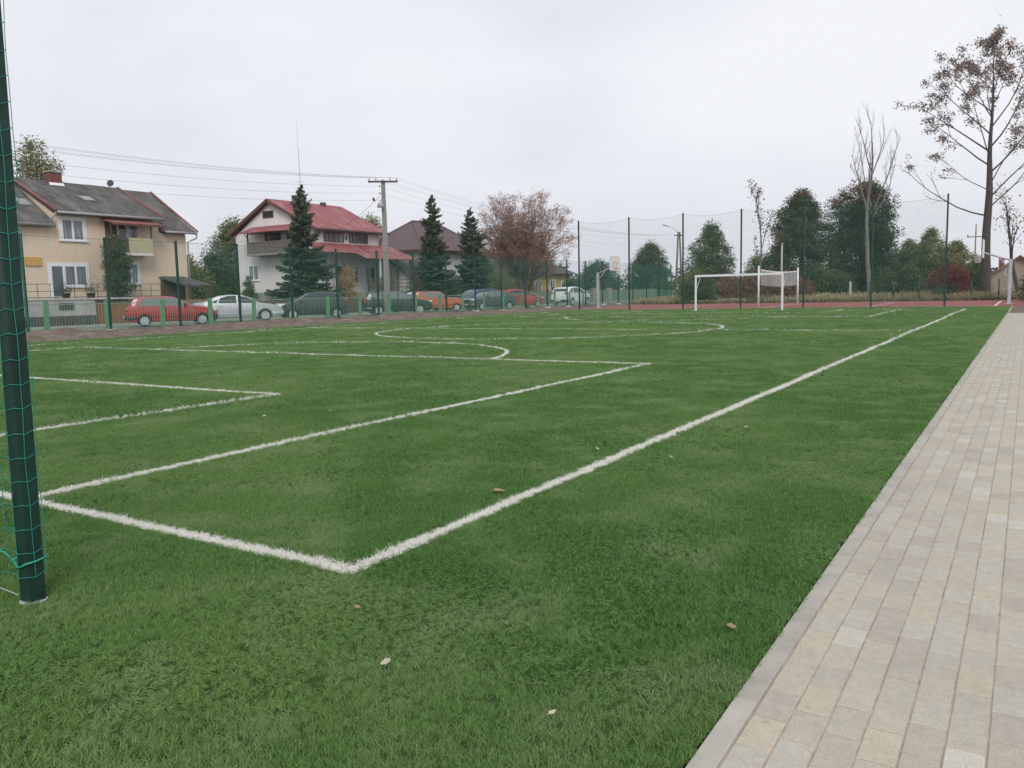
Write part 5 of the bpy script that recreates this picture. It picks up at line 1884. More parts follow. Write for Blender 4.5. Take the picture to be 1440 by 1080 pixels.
def limbs(mb, r, p, d, L, rad, level, tips, nseg=5, wob=0.16, up=0.12, kids=4, ratio=0.62, ang=0.75, start=0.35, minr=0.006, sides=7):
    pts, rs = [p.copy()], [rad]
    dirs = []
    d = d.normalized()
    for i in range(nseg):
        d = (d + Vector((r.gauss(0, wob), r.gauss(0, wob), r.gauss(0, wob * 0.6) + up))).normalized()
        p = p + d * (L / nseg)
        pts.append(p.copy())
        dirs.append(d.copy())
        rs.append(max(minr, rad * (1 - 0.75 * (i + 1) / nseg)))
    mb.tube(pts, rs, max(3, sides), cap=False)
    if level == 0:
        for k in range(1, len(pts)):
            tips.append((pts[k], dirs[k - 1], k / nseg))
        return
    for k in range(kids):
        t = start + (1 - start) * (k + r.random()) / kids
        i = min(nseg - 1, int(t * nseg))
        f = t * nseg - i
        q = pts[i] + (pts[i + 1] - pts[i]) * f
        dd = dirs[i]
        ax = dd.cross(Vector((r.gauss(0, 1), r.gauss(0, 1), r.gauss(0, 1)))).normalized()
        nd = (Matrix.Rotation(ang * r.uniform(0.6, 1.2), 3, ax) @ dd)
        limbs(mb, r, q, nd, L * ratio * r.uniform(0.7, 1.15) * (1.15 - 0.5 * t), rs[i] * 0.62, level - 1, tips, max(3, nseg - 1), wob * 1.1, up, kids, ratio, ang, 0.25, minr, max(3, sides - 2))
    tips.append((pts[-1], dirs[-1], 1.0))

def crown_tree(label, cat, name, loc, seed, profile, nclump, per, size, mats, trunk=(0.2, 0.5), cr=0.55, bark='bark_dark', group=None, gaps=0.0, droop=0.0, sq=(1, 1), mix=None, el=0.6):
    """profile: list of (z, radius); crown of leaf clumps spread through the profile volume, trunk with limbs below"""
    r = random.Random(seed)
    root = thing(name, label, cat, loc, 0, group)
    H = profile[-1][0]
    mb = MB()
    tr, th = trunk
    lean = Vector((r.gauss(0, .02), r.gauss(0, .02), 1))
    pts = [Vector((0, 0, -0.2)) + lean * (H * 0.9 * i / 8) + Vector((r.gauss(0, .04), r.gauss(0, .04), 0)) * (i > 0) for i in range(9)]
    mb.tube(pts, [tr * (1.25 if i == 0 else 1 - 0.1 * i) for i in range(9)], 9)
    nclump = int(nclump * 1.55)
    cr *= 1.08
    cl = []
    zs = [p[0] for p in profile]
    rmax = max(p[1] for p in profile)
    hole = [(r.uniform(0, 6.283), r.uniform(zs[0], zs[-1]), r.uniform(0.5, 1.1) * rmax * 0.35) for _ in range(int(10 * gaps))]
    tries = 0
    while len(cl) < nclump and tries < nclump * 30:
        tries += 1
        z = r.uniform(zs[0], zs[-1])
        rad = lerp_tab(profile, z)
        if r.random() > (rad / rmax) ** 0.9 + 0.05:
            continue
        a = r.uniform(0, 6.2832)
        # uneven outline: the radius swells and shrinks with direction and height
        wob = 0.82 + 0.26 * math.sin(a * 3 + z * 1.1 + seed) * math.sin(z * 1.7 + seed * 2) + 0.14 * math.sin(a * 7 + z * 3.1)
        q = r.random() ** 0.42
        x, y = math.cos(a) * rad * q * wob * sq[0], math.sin(a) * rad * q * wob * sq[1]
        if any(abs(((a - ha + math.pi) % 6.2832) - math.pi) * rad < hr and abs(z - hz) < hr and q > 0.35 for ha, hz, hr in hole):
            continue
        cl.append(Vector((x, y, z)))
    for k, c in enumerate(cl):
        if k % max(1, nclump // 26) == 0:
            zb = max(zs[0] * 0.8, c.z - 0.25 * H - 0.4 * math.hypot(c.x, c.y))
            b0 = Vector((lean.x * zb, lean.y * zb, zb))
            mid = (b0 + c) / 2 + Vector((0, 0, -0.08 * H * r.random()))
            rr_ = tr * 0.4 * (1 - zb / H)
            mb.tube([b0, mid, c], [rr_ * .7 + .008, rr_ * 0.4 + .006, 0.005], 5, cap=False)
    build('trunk', mb, MATS[bark], root)
    ms_ = mats if isinstance(mats, (list, tuple)) else [mats]
    cm = MB()
    size *= 0.62
    per *= 2.0
    for c in cl:
        k = r.gauss(0, 1)
        rc = cr * r.uniform(0.6, 1.35)
        mi = 0
        if len(ms_) > 1 and (mix(c, r) if mix else r.random() < 0.25):
            mi = 1
        n0 = len(cm.f)
        for i in range(int(per * r.uniform(0.6, 1.3))):
            v = Vector((r.gauss(0, 1), r.gauss(0, 1), r.gauss(0, 0.75)))
            v = v.normalized() * rc * r.random() ** 0.5
            leaf(cm, c + v, size, r, droop, el)
        for j in range(n0, len(cm.mi)):
            cm.mi[j] = mi
    build('crown', cm, [MATS[m] for m in ms_], root)
    return root

def spruce(label, loc, seed, H, R0, tiers, dens=1.0, group='spruces in the front gardens'):
    r = random.Random(seed)
    root = thing('spruce_tree', label, 'tree', loc, 0, group)
    mb = MB()
    mb.tube([(0, 0, -0.2), (0.03, 0, H * 0.5), (0, 0, H)], [0.17, 0.09, 0.012], 8)
    cm = MB()
    for k in range(tiers):
        t = k / (tiers - 1)
        z = 0.35 + (H - 0.5) * (t ** 0.92)
        rad = R0 * (1 - t) ** 0.78 * r.uniform(0.70, 1.18) + 0.10
        nb = max(5, int((7 + 7 * (1 - t)) * dens))
        off = r.uniform(0, 6.28)
        for j in range(nb):
            if r.random() < 0.08:
                continue
            a = off + 6.2832 * (j + r.uniform(-0.3, 0.3)) / nb
            L = rad * r.uniform(0.55, 1.22) * (0.85 + 0.22 * math.sin(a * 2 + seed + z * 0.9))
            sl = -0.42 + 0.62 * t + r.uniform(-0.16, 0.16)
            zj = r.gauss(0, 0.13)
            d = Vector((math.cos(a), math.sin(a), 0))
            side = Vector((-math.sin(a), math.cos(a), 0))
            n = max(4, int(L / 0.13))
            pts = []
            for i in range(n + 1):
                s = i / n
                pts.append(Vector((0, 0, z + zj)) + d * L * s + Vector((0, 0, L * (sl * s + 0.24 * s * s))))
            mb.tube([pts[0], pts[n // 2], pts[-1]], [0.022 * (1 - t) + 0.006, 0.012, 0.004], 4, cap=False)
            for i in range(1, n + 1):
                s = i / n
                wl = 0.07 + 0.06 * (1 - t) + 0.34 * L * (1 - s) ** 0.7 * min(1, s * 4 + .3)
                for sg in (-1, 1):
                    for q in range(2):
                        tip = pts[i] + side * sg * wl * r.uniform(0.6, 1.1) + d * wl * r.uniform(0.35, 0.85) + Vector((0, 0, -0.04 - 0.30 * wl * r.uniform(0, 1.3)))
                        m_ = pts[i] + (tip - pts[i]) * 0.5
                        for e0, e1 in ((pts[i], m_), (m_, tip)):
                            for g_ in range(2):
                                w = Vector((r.gauss(0, 1), r.gauss(0, 1), r.gauss(0, 1))).normalized() * r.uniform(0.045, 0.085)
                                c_ = (e0 + e1) / 2 + Vector((0, 0, -0.02))
                                cm.add([e0, c_ + w, e1 + (e1 - e0) * 0.35, c_ - w], [(0, 1, 2, 3)])
                e = pts[i] + d * 0.08 + Vector((r.gauss(0, .04), r.gauss(0, .04), -r.uniform(0.08, 0.30)))
                w = side * 0.06
                m_ = (pts[i] + e) / 2
                cm.add([pts[i], m_ + w, e, m_ - w], [(0, 1, 2, 3)])
    for k in range(50):
        z = H - 0.9 * r.random() ** 1.5
        a = r.uniform(0, 6.28)
        p = Vector((0, 0, z))
        e = p + Vector((math.cos(a), math.sin(a), 0.5)) * (0.05 + 0.16 * (H - z))
        w = Vector((r.gauss(0, 1), r.gauss(0, 1), 0)).normalized() * 0.016
        m_ = (p + e) / 2
        cm.add([p, m_ + w, e, m_ - w], [(0, 1, 2, 3)])
    build('trunk', mb, MATS['bark_dark'], root)
    build('crown', cm, MATS['leaf_spruce'], root)
    return root

def bare_tree(label, loc, seed, H, rad, leaves, size, mat_l, bark, lv=2, kids=5, tip_leaf=None, spread=0.25, name='deciduous_tree', stems=None, first=0.3, ang=0.7, up=0.10, ratio=0.55, wob=0.12, group=None, keep=None, minr=0.008, crown_name='crown'):
    r = random.Random(seed)
    root = thing(name, label, 'tree', loc, 0, group)
    mb = MB()
    tips = []
    for (bx, by, dx, dy, h_, rr_, *bz) in (stems or [(0, 0, 0, 0, 1.0, 1.0)]):
        limbs(mb, r, Vector((bx, by, bz[0] if bz else -0.2)), Vector((dx, dy, 1)), H * h_, rad * rr_, lv, tips, 8, wob * 0.55, up, kids, ratio, ang, first, minr, 9)
    build('trunk', mb, MATS[bark], root)
    if leaves:
        cm = MB()
        tp = [t_ for t_ in tips if (keep is None or keep(t_[0], r))]
        for i in range(leaves):
            p, d, q = tp[r.randrange(len(tp))]
            v = Vector((r.gauss(0, spread), r.gauss(0, spread), r.gauss(0, spread * 0.8)))
            leaf(cm, p + v, size, r)
        build(crown_name, cm, MATS[mat_l], root)
    return root
for o_ in bpy.data.objects:
    if 'leafy' in o_:
        o_.data.materials[0] = MATS[o_['leafy']]
        del o_['leafy']
G = 0.1
# left side gardens
spruce('dark spruce in front of the white house balcony', (-38.6, 36.9, G), 11, 8.5, 2.3, 30, 1.1)
spruce('tall thin-topped spruce in front of the plum roof', (-38.0, 50.3, G), 12, 9.1, 2.2, 31, 1.1)
spruce('dense spruce right beside the bare reddish tree', (-38.9, 56.9, G), 13, 8.5, 2.3, 29, 1.15)
crown_tree('columnar evergreen climbing the beige house wall below the balcony', 'shrub', 'columnar_evergreen', (-38.6, 23.5, G), 21,
           [(0.25, 0.45), (0.9, 0.55), (2.0, 0.78), (3.4, 0.75), (4.2, 0.55), (4.65, 0.15)], 150, 46, 0.13, ['leaf_dark', 'leaf_brown'], (0.07, 0.3), 0.26)
crown_tree('small cone shaped conifer at the corner of the white house', 'shrub', 'cone_conifer', (-48.6, 40.6, G), 22,
           [(0.2, 0.75), (1.0, 0.78), (2.0, 0.45), (2.9, 0.08)], 90, 40, 0.14, 'leaf_mid', (0.06, 0.3), 0.22)
crown_tree('tawny dry shrub in front of the white house veranda', 'shrub', 'dry_shrub', (-39.5, 42.0, G), 23,
           [(0.3, 0.5), (1.2, 0.95), (2.4, 0.85), (3.3, 0.3)], 90, 22, 0.14, 'leaf_ochre', (0.05, 0.3), 0.32, 'bark_pale')
crown_tree('brown hedge shrub left of the power pole below the veranda railing', 'shrub', 'brown_shrub', (-39.3, 45.9, G), 24,
           [(0.2, 1.3), (1.2, 1.5), (2.2, 1.0), (2.7, 0.3)], 110, 24, 0.15, ['leaf_brown', 'leaf_olive'], (0.06, 0.3), 0.4)
crown_tree('brown shrub right of the power pole at the side building', 'shrub', 'brown_shrub', (-39.0, 49.2, G), 25,
           [(0.2, 0.9), (1.4, 1.1), (2.6, 0.7), (3.4, 0.2)], 80, 18, 0.15, ['leaf_brown', 'leaf_olive'], (0.06, 0.3), 0.4)
crown_tree('pale green drooping willow bush below the reddish tree', 'shrub', 'willow_bush', (-38.7, 61.0, G), 26,
           [(0.2, 1.7), (1.2, 2.0), (2.3, 1.6), (3.3, 0.5)], 150, 40, 0.22, 'leaf_pale', (0.08, 0.3), 0.45, droop=0.9, el=0.25)
crown_tree('dark conifer bush between the dense spruce and the willow bush', 'shrub', 'dark_bush', (-40.6, 61.2, G), 27,
           [(0.2, 1.6), (1.5, 1.8), (3.2, 1.3), (4.6, 0.3)], 150, 40, 0.18, 'leaf_dark', (0.1, 0.3), 0.4)
# bare reddish tree, several stems
r = random.Random(31)
root = thing('deciduous_tree', 'broad many stemmed tree with sparse reddish leaves behind the red hatchback', 'tree', (-39.6, 66.9, G))
mb = MB()
cm = MB()
stems_ = [(0.75 * math.cos(a), 0.9 * math.sin(a)) for a in [6.2832 * k / 9 for k in range(9)]] + [(0, 0), (0.3, -0.2)]
bases = []
for (bx, by) in stems_:
    p0 = Vector((bx * 0.5, by * 0.5, -0.2))
    p1 = Vector((bx * 1.2, by * 1.2, 2.4 + r.uniform(-.4, .6)))
    mb.tube([p0, (p0 + p1) / 2 + Vector((r.gauss(0, .06), r.gauss(0, .06), 0)), p1], [0.13, 0.11, 0.095], 8, cap=False)
    bases.append(p1)
for k in range(185):
    a = r.uniform(0, 6.2832)
    zt = 3.2 + 6.7 * r.random() ** 0.75
    rad = 5.1 * math.sqrt(max(0.03, 1 - ((zt - 5.6) / 5.0) ** 2)) if zt > 5.6 else 5.1 * (0.78 + 0.22 * (zt - 3.2) / 2.4)
    q = r.random() ** 0.30
    t_ = Vector((math.cos(a) * rad * q * 0.92, math.sin(a) * rad * q, zt - 0.3 * (1 - q)))
    b0 = min(bases, key=lambda b: (b.xy - t_.xy * 0.3).length + r.uniform(0, .5))
    c1 = b0 + Vector((t_.x * 0.12, t_.y * 0.12, (t_.z - b0.z) * 0.55))
    pts = []
    for i in range(9):
        u_ = i / 8
        p = b0 * (1 - u_) ** 2 + c1 * 2 * u_ * (1 - u_) + t_ * u_ * u_
        pts.append(p + Vector((r.gauss(0, .06), r.gauss(0, .06), r.gauss(0, .05))) * (0 < i < 8))
    mb.tube(pts, [0.046 - 0.0045 * i for i in range(9)], 5, cap=False)
    for j in range(9):
        i = r.randrange(3, 9)
        d = (pts[i] - pts[i - 1]).normalized() + Vector((r.gauss(0, .5), r.gauss(0, .5), r.gauss(0.15, .35)))
        e1 = pts[i] + d.normalized() * r.uniform(0.4, 1.0)
        e2 = e1 + (d.normalized() + Vector((r.gauss(0, .3), r.gauss(0, .3), r.gauss(0.1, .3)))) * r.uniform(0.2, 0.5)
        mb.tube([pts[i], e1, e2], [0.012, 0.009, 0.006], 3, cap=False)
        for n_ in range(r.randrange(18, 44)):
            leaf(cm, e1 + (e2 - e1) * r.random() + Vector((r.gauss(0, .20), r.gauss(0, .20), r.gauss(0, .16))), 0.12, r)
build('trunk', mb, MATS['bark_grey'], root)
build('crown', cm, MATS['leaf_rose'], root)
# trees behind the left houses
crown_tree('round autumn tree top rising over the beige roof at the far left', 'tree', 'deciduous_tree', (-69.0, 36.0, G), 32,
           [(4.5, 1.4), (7.5, 1.9), (11.0, 2.0), (13.2, 1.4), (14.6, 0.4)], 170, 34, 0.30, ['leaf_olive', 'leaf_brown'], (0.3, 0.4), 0.85, gaps=0.6)
crown_tree('tall green tree at the left edge of the white house', 'tree', 'deciduous_tree', (-60.5, 49.0, G), 33,
           [(1.5, 1.6), (4.0, 2.3), (6.5, 2.0), (8.6, 0.5)], 170, 30, 0.30, 'leaf_mid', (0.2, 0.4), 0.7)
crown_tree('dark green bush between the beige house and the white house', 'tree', 'garden_tree', (-58.0, 45.0, G), 34,
           [(0.3, 1.8), (2.0, 2.4), (3.8, 1.8), (5.0, 0.5)], 150, 36, 0.28, 'leaf_dark', (0.15, 0.4), 0.6)
crown_tree('olive green garden tree just right of the lean-to shed', 'tree', 'garden_tree', (-56.5, 41.0, G), 35,
           [(0.3, 1.9), (1.8, 2.3), (3.4, 1.7), (4.5, 0.4)], 140, 34, 0.28, ['leaf_olive', 'leaf_mid'], (0.15, 0.4), 0.6)
crown_tree('low dark shrub at the plinth of the white house', 'shrub', 'dark_bush', (-52.9, 41.0, G), 36,
           [(0.2, 0.9), (1.0, 1.0), (2.0, 0.4)], 60, 34, 0.18, 'leaf_dark', (0.06, 0.3), 0.35)
for k, (x, y, s) in enumerate(((-49.5, 67.5, 37),)):
    crown_tree('green tree top peeping over the plum roof', 'tree', 'deciduous_tree', (-58.5, 66.0, G), s,
               [(4, 1.6), (6.5, 2.2), (8.4, 1.6), (9.6, 0.4)], 110, 28, 0.32, 'leaf_olive', (0.2, 0.4), 0.7)
bare_tree('small crooked bare tree in front of the yellow bungalow', (-41.6, 76.5, G), 38, 4.2, 0.10, 260, 0.16, 'leaf_rust', 'bark_dark', 2, 4, name='garden_tree')
crown_tree('dark round shrub in front of the yellow bungalow', 'shrub', 'dark_bush', (-41.5, 80.0, G), 39,
           [(0.2, 1.1), (1.1, 1.4), (2.2, 0.8), (2.7, 0.2)], 80, 30, 0.2, 'leaf_dark', (0.06, 0.3), 0.4)
crown_tree('ochre leaved small tree at the left end of the yellow bungalow', 'tree', 'garden_tree', (-42.3, 72.0, G), 40,
           [(1.0, 0.9), (2.4, 1.5), (3.8, 1.1), (4.6, 0.2)], 90, 22, 0.2, 'leaf_ochre', (0.08, 0.3), 0.5)
# beyond the road end and the court
crown_tree('wide dark green tree behind the left basketball stand', 'tree', 'deciduous_tree', (-41.5, 103.5, 0), 41,
           [(0.6, 2.9), (2.5, 3.5), (4.6, 3.0), (6.3, 1.9), (7.4, 0.6)], 260, 38, 0.32, ['leaf_dark', 'leaf_mid'], (0.25, 0.4), 0.75)
crown_tree('pale distant bush right of the yellow bungalow', 'tree', 'distant_tree', (-56.5, 118.0, 0), 42,
           [(0.4, 4.0), (2.6, 4.2), (5.0, 2.4), (6.0, 0.5)], 200, 30, 0.4, 'leaf_far', (0.2, 0.4), 0.9)
crown_tree('greyish green bush left of the wooden pole', 'tree', 'distant_tree', (-38.5, 117.0, 0), 43,
           [(0.4, 2.8), (2.4, 3.2), (4.2, 2.2), (5.2, 0.5)], 170, 30, 0.36, 'leaf_mid', (0.2, 0.4), 0.8)
crown_tree('bushy shrub in front of the wooden pole foot', 'shrub', 'green_shrub', (-25.3, 75.5, 0), 44,
           [(0.2, 1.9), (1.3, 2.0), (2.4, 1.1), (2.9, 0.3)], 130, 34, 0.22, ['leaf_mid', 'leaf_olive'], (0.08, 0.3), 0.5)
crown_tree('dark green bush just behind the left goal post', 'shrub', 'dark_bush', (-21.9, 67.6, 0), 45,
           [(0.2, 1.5), (1.0, 1.7), (2.0, 1.2), (2.5, 0.3)], 140, 36, 0.20, 'leaf_dark', (0.08, 0.3), 0.45)
crown_tree('pyramid shaped green tree above the left half of the goal', 'tree', 'deciduous_tree', (-27.6, 87.4, 0), 46,
           [(0.4, 3.2), (2.6, 3.6), (4.6, 3.0), (6.4, 1.7), (8.4, 0.35)], 300, 38, 0.28, ['leaf_mid', 'leaf_dark'], (0.22, 0.4), 0.6, mix=lambda c, r: r.random() < 0.45)
bare_tree('thin young tree with few leaves behind the goal', (-19.6, 78.4, 0), 47, 10.2, 0.13, 420, 0.2, 'leaf_brown', 'bark_grey', 2, 6, spread=0.22, first=0.28, ang=0.5, up=0.16, ratio=0.36)
crown_tree('low green tree left of the thin young tree', 'tree', 'garden_tree', (-21.6, 84.5, 0), 68,
           [(0.4, 1.8), (2.2, 2.0), (3.6, 1.3), (4.5, 0.3)], 130, 30, 0.26, ['leaf_mid', 'leaf_olive'], (0.12, 0.4), 0.55)
crown_tree('big dark pointed tree with a rust tinged flank behind the volleyball net', 'tree', 'deciduous_tree', (-17.4, 85.3, 0), 48,
           [(0.5, 4.4), (2.5, 4.6), (4.8, 4.2), (6.6, 3.4), (8.8, 2.2), (10.1, 1.2), (10.9, 0.4)], 640, 40, 0.28, ['leaf_dark', 'leaf_rust'], (0.3, 0.4), 0.62,
           mix=lambda c, r: (c.x < -1.2 and 5.0 < c.z < 7.0 and r.random() < 0.5) or (c.z > 10.2 and r.random() < 0.3), gaps=0.4)
crown_tree('dark round headed tree under the tall bare branches', 'tree', 'deciduous_tree', (-12.0, 88.2, 0), 49,
           [(0.5, 3.3), (3.0, 3.4), (5.2, 3.6), (7.2, 4.0), (9.0, 3.6), (10.6, 2.4), (11.7, 0.8)], 640, 40, 0.28, ['leaf_dark', 'leaf_rust'], (0.34, 0.4), 0.62, gaps=0.9,
           mix=lambda c, r: c.z > 9.2 and r.random() < 0.4)
st = [(0, 0, 0.02, 0, 0.62, 1.0)]
bare_tree('tall leafless tree whose bare branches rise over the dark round tree', (-10.6, 84.3, 0), 50, 15.4, 0.25, 0, 0.2, 'leaf_brown', 'bark_pale', 3, 5, first=0.50, ang=0.50, up=0.13, ratio=0.42,
          stems=[(0, 0, 0.0, 0.0, 0.98, 1.0), (0.05, 0, 0.45, 0.05, 0.42, 0.32, 8.2), (-0.05, 0, -0.30, 0.0, 0.42, 0.28, 8.8), (0.05, 0, 0.95, 0.1, 0.34, 0.26, 7.8), (-0.05, 0.0, -0.62, 0.1, 0.30, 0.20, 8.4)], minr=0.006)
# wide shrub mass right of it
spots = [(-10.6, 93.5, 4.6, 2.7, 'leaf_mid', 'mid green bushy tree low at the right of the round headed tree'), (-8.3, 94.5, 5.9, 2.8, 'leaf_olive', 'twin topped green tree left of the rightmost net post'),
         (-6.0, 92.0, 6.7, 2.7, 'leaf_olive', 'tallest olive green bushy tree right behind the rightmost net post'), (-3.9, 93.0, 5.5, 2.5, 'leaf_olive', 'yellow green bushy tree right of the rightmost net post'),
         (-7.0, 84.5, 3.0, 1.9, 'leaf_dark', 'low dark green bush in front of the olive trees'), (-9.6, 86.0, 2.7, 1.8, 'leaf_mid', 'low green bush beside the bare trunk')]
for k, (x, y, h, rw, m_, lab) in enumerate(spots):
    crown_tree(lab, 'tree' if h > 3.5 else 'shrub', 'bushy_tree' if h > 3.5 else 'green_shrub', (x, y, 0), 51 + k,
               [(0.2, rw), (h * 0.35, rw * 1.12), (h * 0.65, rw * 0.8), (h * 0.88, rw * 0.38), (h, 0.12)], int(40 * h), 34, 0.24, [m_, 'leaf_mid'], (0.1, 0.3), 0.5)
crown_tree('small dark tree left of the big trunk', 'tree', 'garden_tree', (-1.75, 90.0, 0), 57, [(0.3, 0.9), (1.6, 1.2), (2.8, 0.8), (3.4, 0.2)], 80, 28, 0.22, 'leaf_dark', (0.1, 0.3), 0.45)
crown_tree('crimson leaved shrub at the right behind the court', 'shrub', 'crimson_shrub', (-2.75, 71.5, 0), 58,
           [(0.55, 1.3), (1.2, 1.75), (1.9, 1.6), (2.5, 0.9), (2.75, 0.25)], 150, 34, 0.14, 'leaf_crimson', (0.07, 0.3), 0.36, sq=(1.05, 1.0))
crown_tree('dark green undergrowth below the crimson shrub', 'shrub', 'dark_bush', (-2.9, 70.3, 0), 59, [(0.1, 1.4), (0.5, 1.5), (1.1, 0.6)], 70, 26, 0.16, 'leaf_dark', (0.05, 0.3), 0.3)
# the big half bare tree at the right
def keep_big(p, r):
    return p.z > 9.0 and (r.random() < (0.08 + 0.92 * min(1, max(0, (p.z - 11.0) / 4.0))) * (1.0 if p.z < 15.5 else 0.5))
rt = random.Random(60)
root = thing('poplar_tree', 'tall half bare tree with thick dark trunk and pinkish brown leaves at the right edge', 'tree', (-0.55, 77.3, 0))
mb = MB()
tp = []
tr_pts = [Vector((0.05 * math.sin(i * 1.3), 0.04 * math.cos(i), -0.3 + 21.0 * i / 14)) for i in range(15)]
tr_r = [0.46, 0.38, 0.35, 0.33, 0.31, 0.29, 0.26, 0.22, 0.18, 0.145, 0.11, 0.085, 0.06, 0.04, 0.02]
mb.tube(tr_pts, tr_r, 12)
for (z, a, L, el, rad) in ((6.8, 185, 7.2, 0.28, 0.10), (7.4, 10, 5.5, 0.75, 0.09), (8.2, 330, 6.0, 0.70, 0.10), (8.9, 200, 5.0, 0.4, 0.06), (9.3, 60, 5.2, 0.8, 0.08), (10.3, 350, 6.5, 0.85, 0.11), (10.9, 170, 6.6, 0.75, 0.10),
                           (11.5, 250, 5.8, 0.8, 0.08), (12.0, 190, 7.0, 0.62, 0.11), (12.4, 20, 6.5, 0.8, 0.11), (13.0, 95, 5.5, 0.8, 0.08), (13.4, 165, 6.4, 0.8, 0.09), (14.0, 345, 6.0, 0.9, 0.09), (14.8, 220, 5.2, 0.8, 0.07),
                           (15.2, 180, 5.4, 0.8, 0.08), (15.8, 40, 4.8, 0.95, 0.07), (16.6, 300, 4.2, 0.9, 0.06), (17.0, 170, 4.2, 0.9, 0.06), (17.8, 10, 3.8, 1.0, 0.05), (18.6, 200, 3.0, 1.0, 0.04), (19.3, 90, 2.6, 1.0, 0.035), (19.8, 330, 2.6, 1.1, 0.035)):
    a = R(a)
    i = z / 22.0 * 14
    b0 = Vector((0, 0, z))
    limbs(mb, rt, b0, Vector((math.cos(a) * math.cos(el), math.sin(a) * math.cos(el), math.sin(el))), L * (1.04 if z < 15.5 else 0.74), rad * 0.68, 2, tp, 6, 0.10, 0.05, 4, 0.42, 0.6, 0.35, 0.012, 7)
build('trunk', mb, MATS['bark_dark'], root)
cm = MB()
tk = [t_ for t_ in tp if keep_big(t_[0], rt)]
cs = [t_[0] for t_ in rt.sample(tk, min(len(tk), 460))]
for c in cs:
    for i in range(rt.randrange(8, 40)):
        leaf(cm, c + Vector((rt.gauss(0, .22), rt.gauss(0, .22), rt.gauss(0, .17))), 0.18, rt)
for i in range(500):
    p = tk[rt.randrange(len(tk))][0]
    leaf(cm, p + Vector((rt.gauss(0, .3), rt.gauss(0, .3), rt.gauss(0, .3))), 0.18, rt)
build('crown', cm, MATS['leaf_mauve'], root)
bare_tree('small tree with few pinkish leaves at the right picture edge', (2.0, 71.0, 0), 61, 6.6, 0.22, 420, 0.2, 'leaf_rose', 'bark_dark', 2, 5, spread=0.3, first=0.4, ang=0.55, up=0.1, ratio=0.5,
          stems=[(0, 0, -0.10, 0, 1.0, 0.8), (0.15, 0, 0.22, 0.1, 1.0, 1.0)], keep=lambda p, r: p.z > 3.6, name='small_tree')
crown_tree('dark shrub beside the far end of the paving at the right edge', 'shrub', 'dark_bush', (3.2, 60.5, 0), 62, [(0.1, 1.2), (0.9, 1.3), (1.9, 0.7), (2.3, 0.2)], 100, 30, 0.18, ['leaf_dark', 'leaf_brown'], (0.06, 0.3), 0.4)
crown_tree('low brown shrub at the corner of paving and red court', 'shrub', 'brown_shrub', (3.1, 51.0, 0), 63, [(0.05, 0.7), (0.35, 0.8), (0.7, 0.3)], 60, 26, 0.12, ['leaf_brown', 'leaf_crimson'], (0.04, 0.3), 0.22)
# rust coloured dry bushes behind the goal
for k, (x, y, h, rw, lab) in enumerate(((-20.3, 71.0, 2.6, 1.7, 'rusty brown dry bush right of the dark bush behind the goal'), (-18.6, 72.0, 2.4, 1.7, 'rusty brown dry bush behind the middle of the goal'),
                                        (-16.6, 71.5, 2.3, 1.6, 'rusty brown dry bush behind the right half of the goal'), (-14.6, 72.5, 1.9, 1.5, 'brown dry bush below the volleyball net'))):
    crown_tree(lab, 'shrub', 'rust_shrub', (x, y, 0), 64 + k, [(0.1, rw * 0.9), (h * 0.5, rw), (h * 0.85, rw * 0.6), (h, 0.2)], 100, 30, 0.17, ['leaf_rust', 'leaf_brown'], (0.05, 0.3), 0.42, 'bark_grey', mix=lambda c, r: r.random() < 0.35)
for k, (x, y, h, rw, lab) in enumerate(((-12.2, 76.0, 2.6, 1.6, 'dark green bush right of the volleyball posts'), (-14.6, 79.0, 3.4, 1.9, 'dark green bush below the pointed tree'))):
    crown_tree(lab, 'shrub', 'dark_bush', (x, y, 0), 74 + k, [(0.1, rw * 0.9), (h * 0.5, rw), (h * 0.85, rw * 0.6), (h, 0.2)], 110, 32, 0.22, ['leaf_dark', 'leaf_mid'], (0.06, 0.3), 0.45)

# posts in the rough
mb = MB()
mb.bbox((-0.09, -0.09, -0.2), (0.09, 0.09, 1.62), 0.02)
o = build('concrete_post', mb, MATS['concrete_foot'])
o.location = (-10.3, 72.2, 0)
tag(o, 'short pale concrete post in the dry grass below the bare trunk', 'post')
mb = MB()
mb.tube([(0, 0, -0.2), (0, 0, 5.2)], [0.10, 0.07], 10)
mb.tube([(0, 0, 5.1), (0.02, 0, 5.3)], [0.10, 0.04], 10)
o = build('concrete_post', mb, MATS['concrete_foot'])
o.location = (-16.7, 74.8, 0)
tag(o, 'tall pale grey pole in front of the big dark pointed tree', 'post')

# low mesh fence with green posts by the big tree
lf = thing('mesh_fence', 'low wire mesh fence on short green posts below the crimson shrub and big trunk', 'fence', (0, 67.0, 0))
for k in range(7):
    x = -8.0 + 1.75 * k
    mb = MB()
    mb.tube([(x, 0, -0.1), (x, 0, 1.55)], 0.045, 8)
    build('post', mb, MATS['dark_green_steel'], lf)
mb = MB()
strand_net(mb, (-8.0, 0.05, 0), (2.5, 0.05, 0), 1.5, 0.09, 0.0013, bays=6, seg=2)
build('net', mb, MATS['dark_green_steel'], lf)

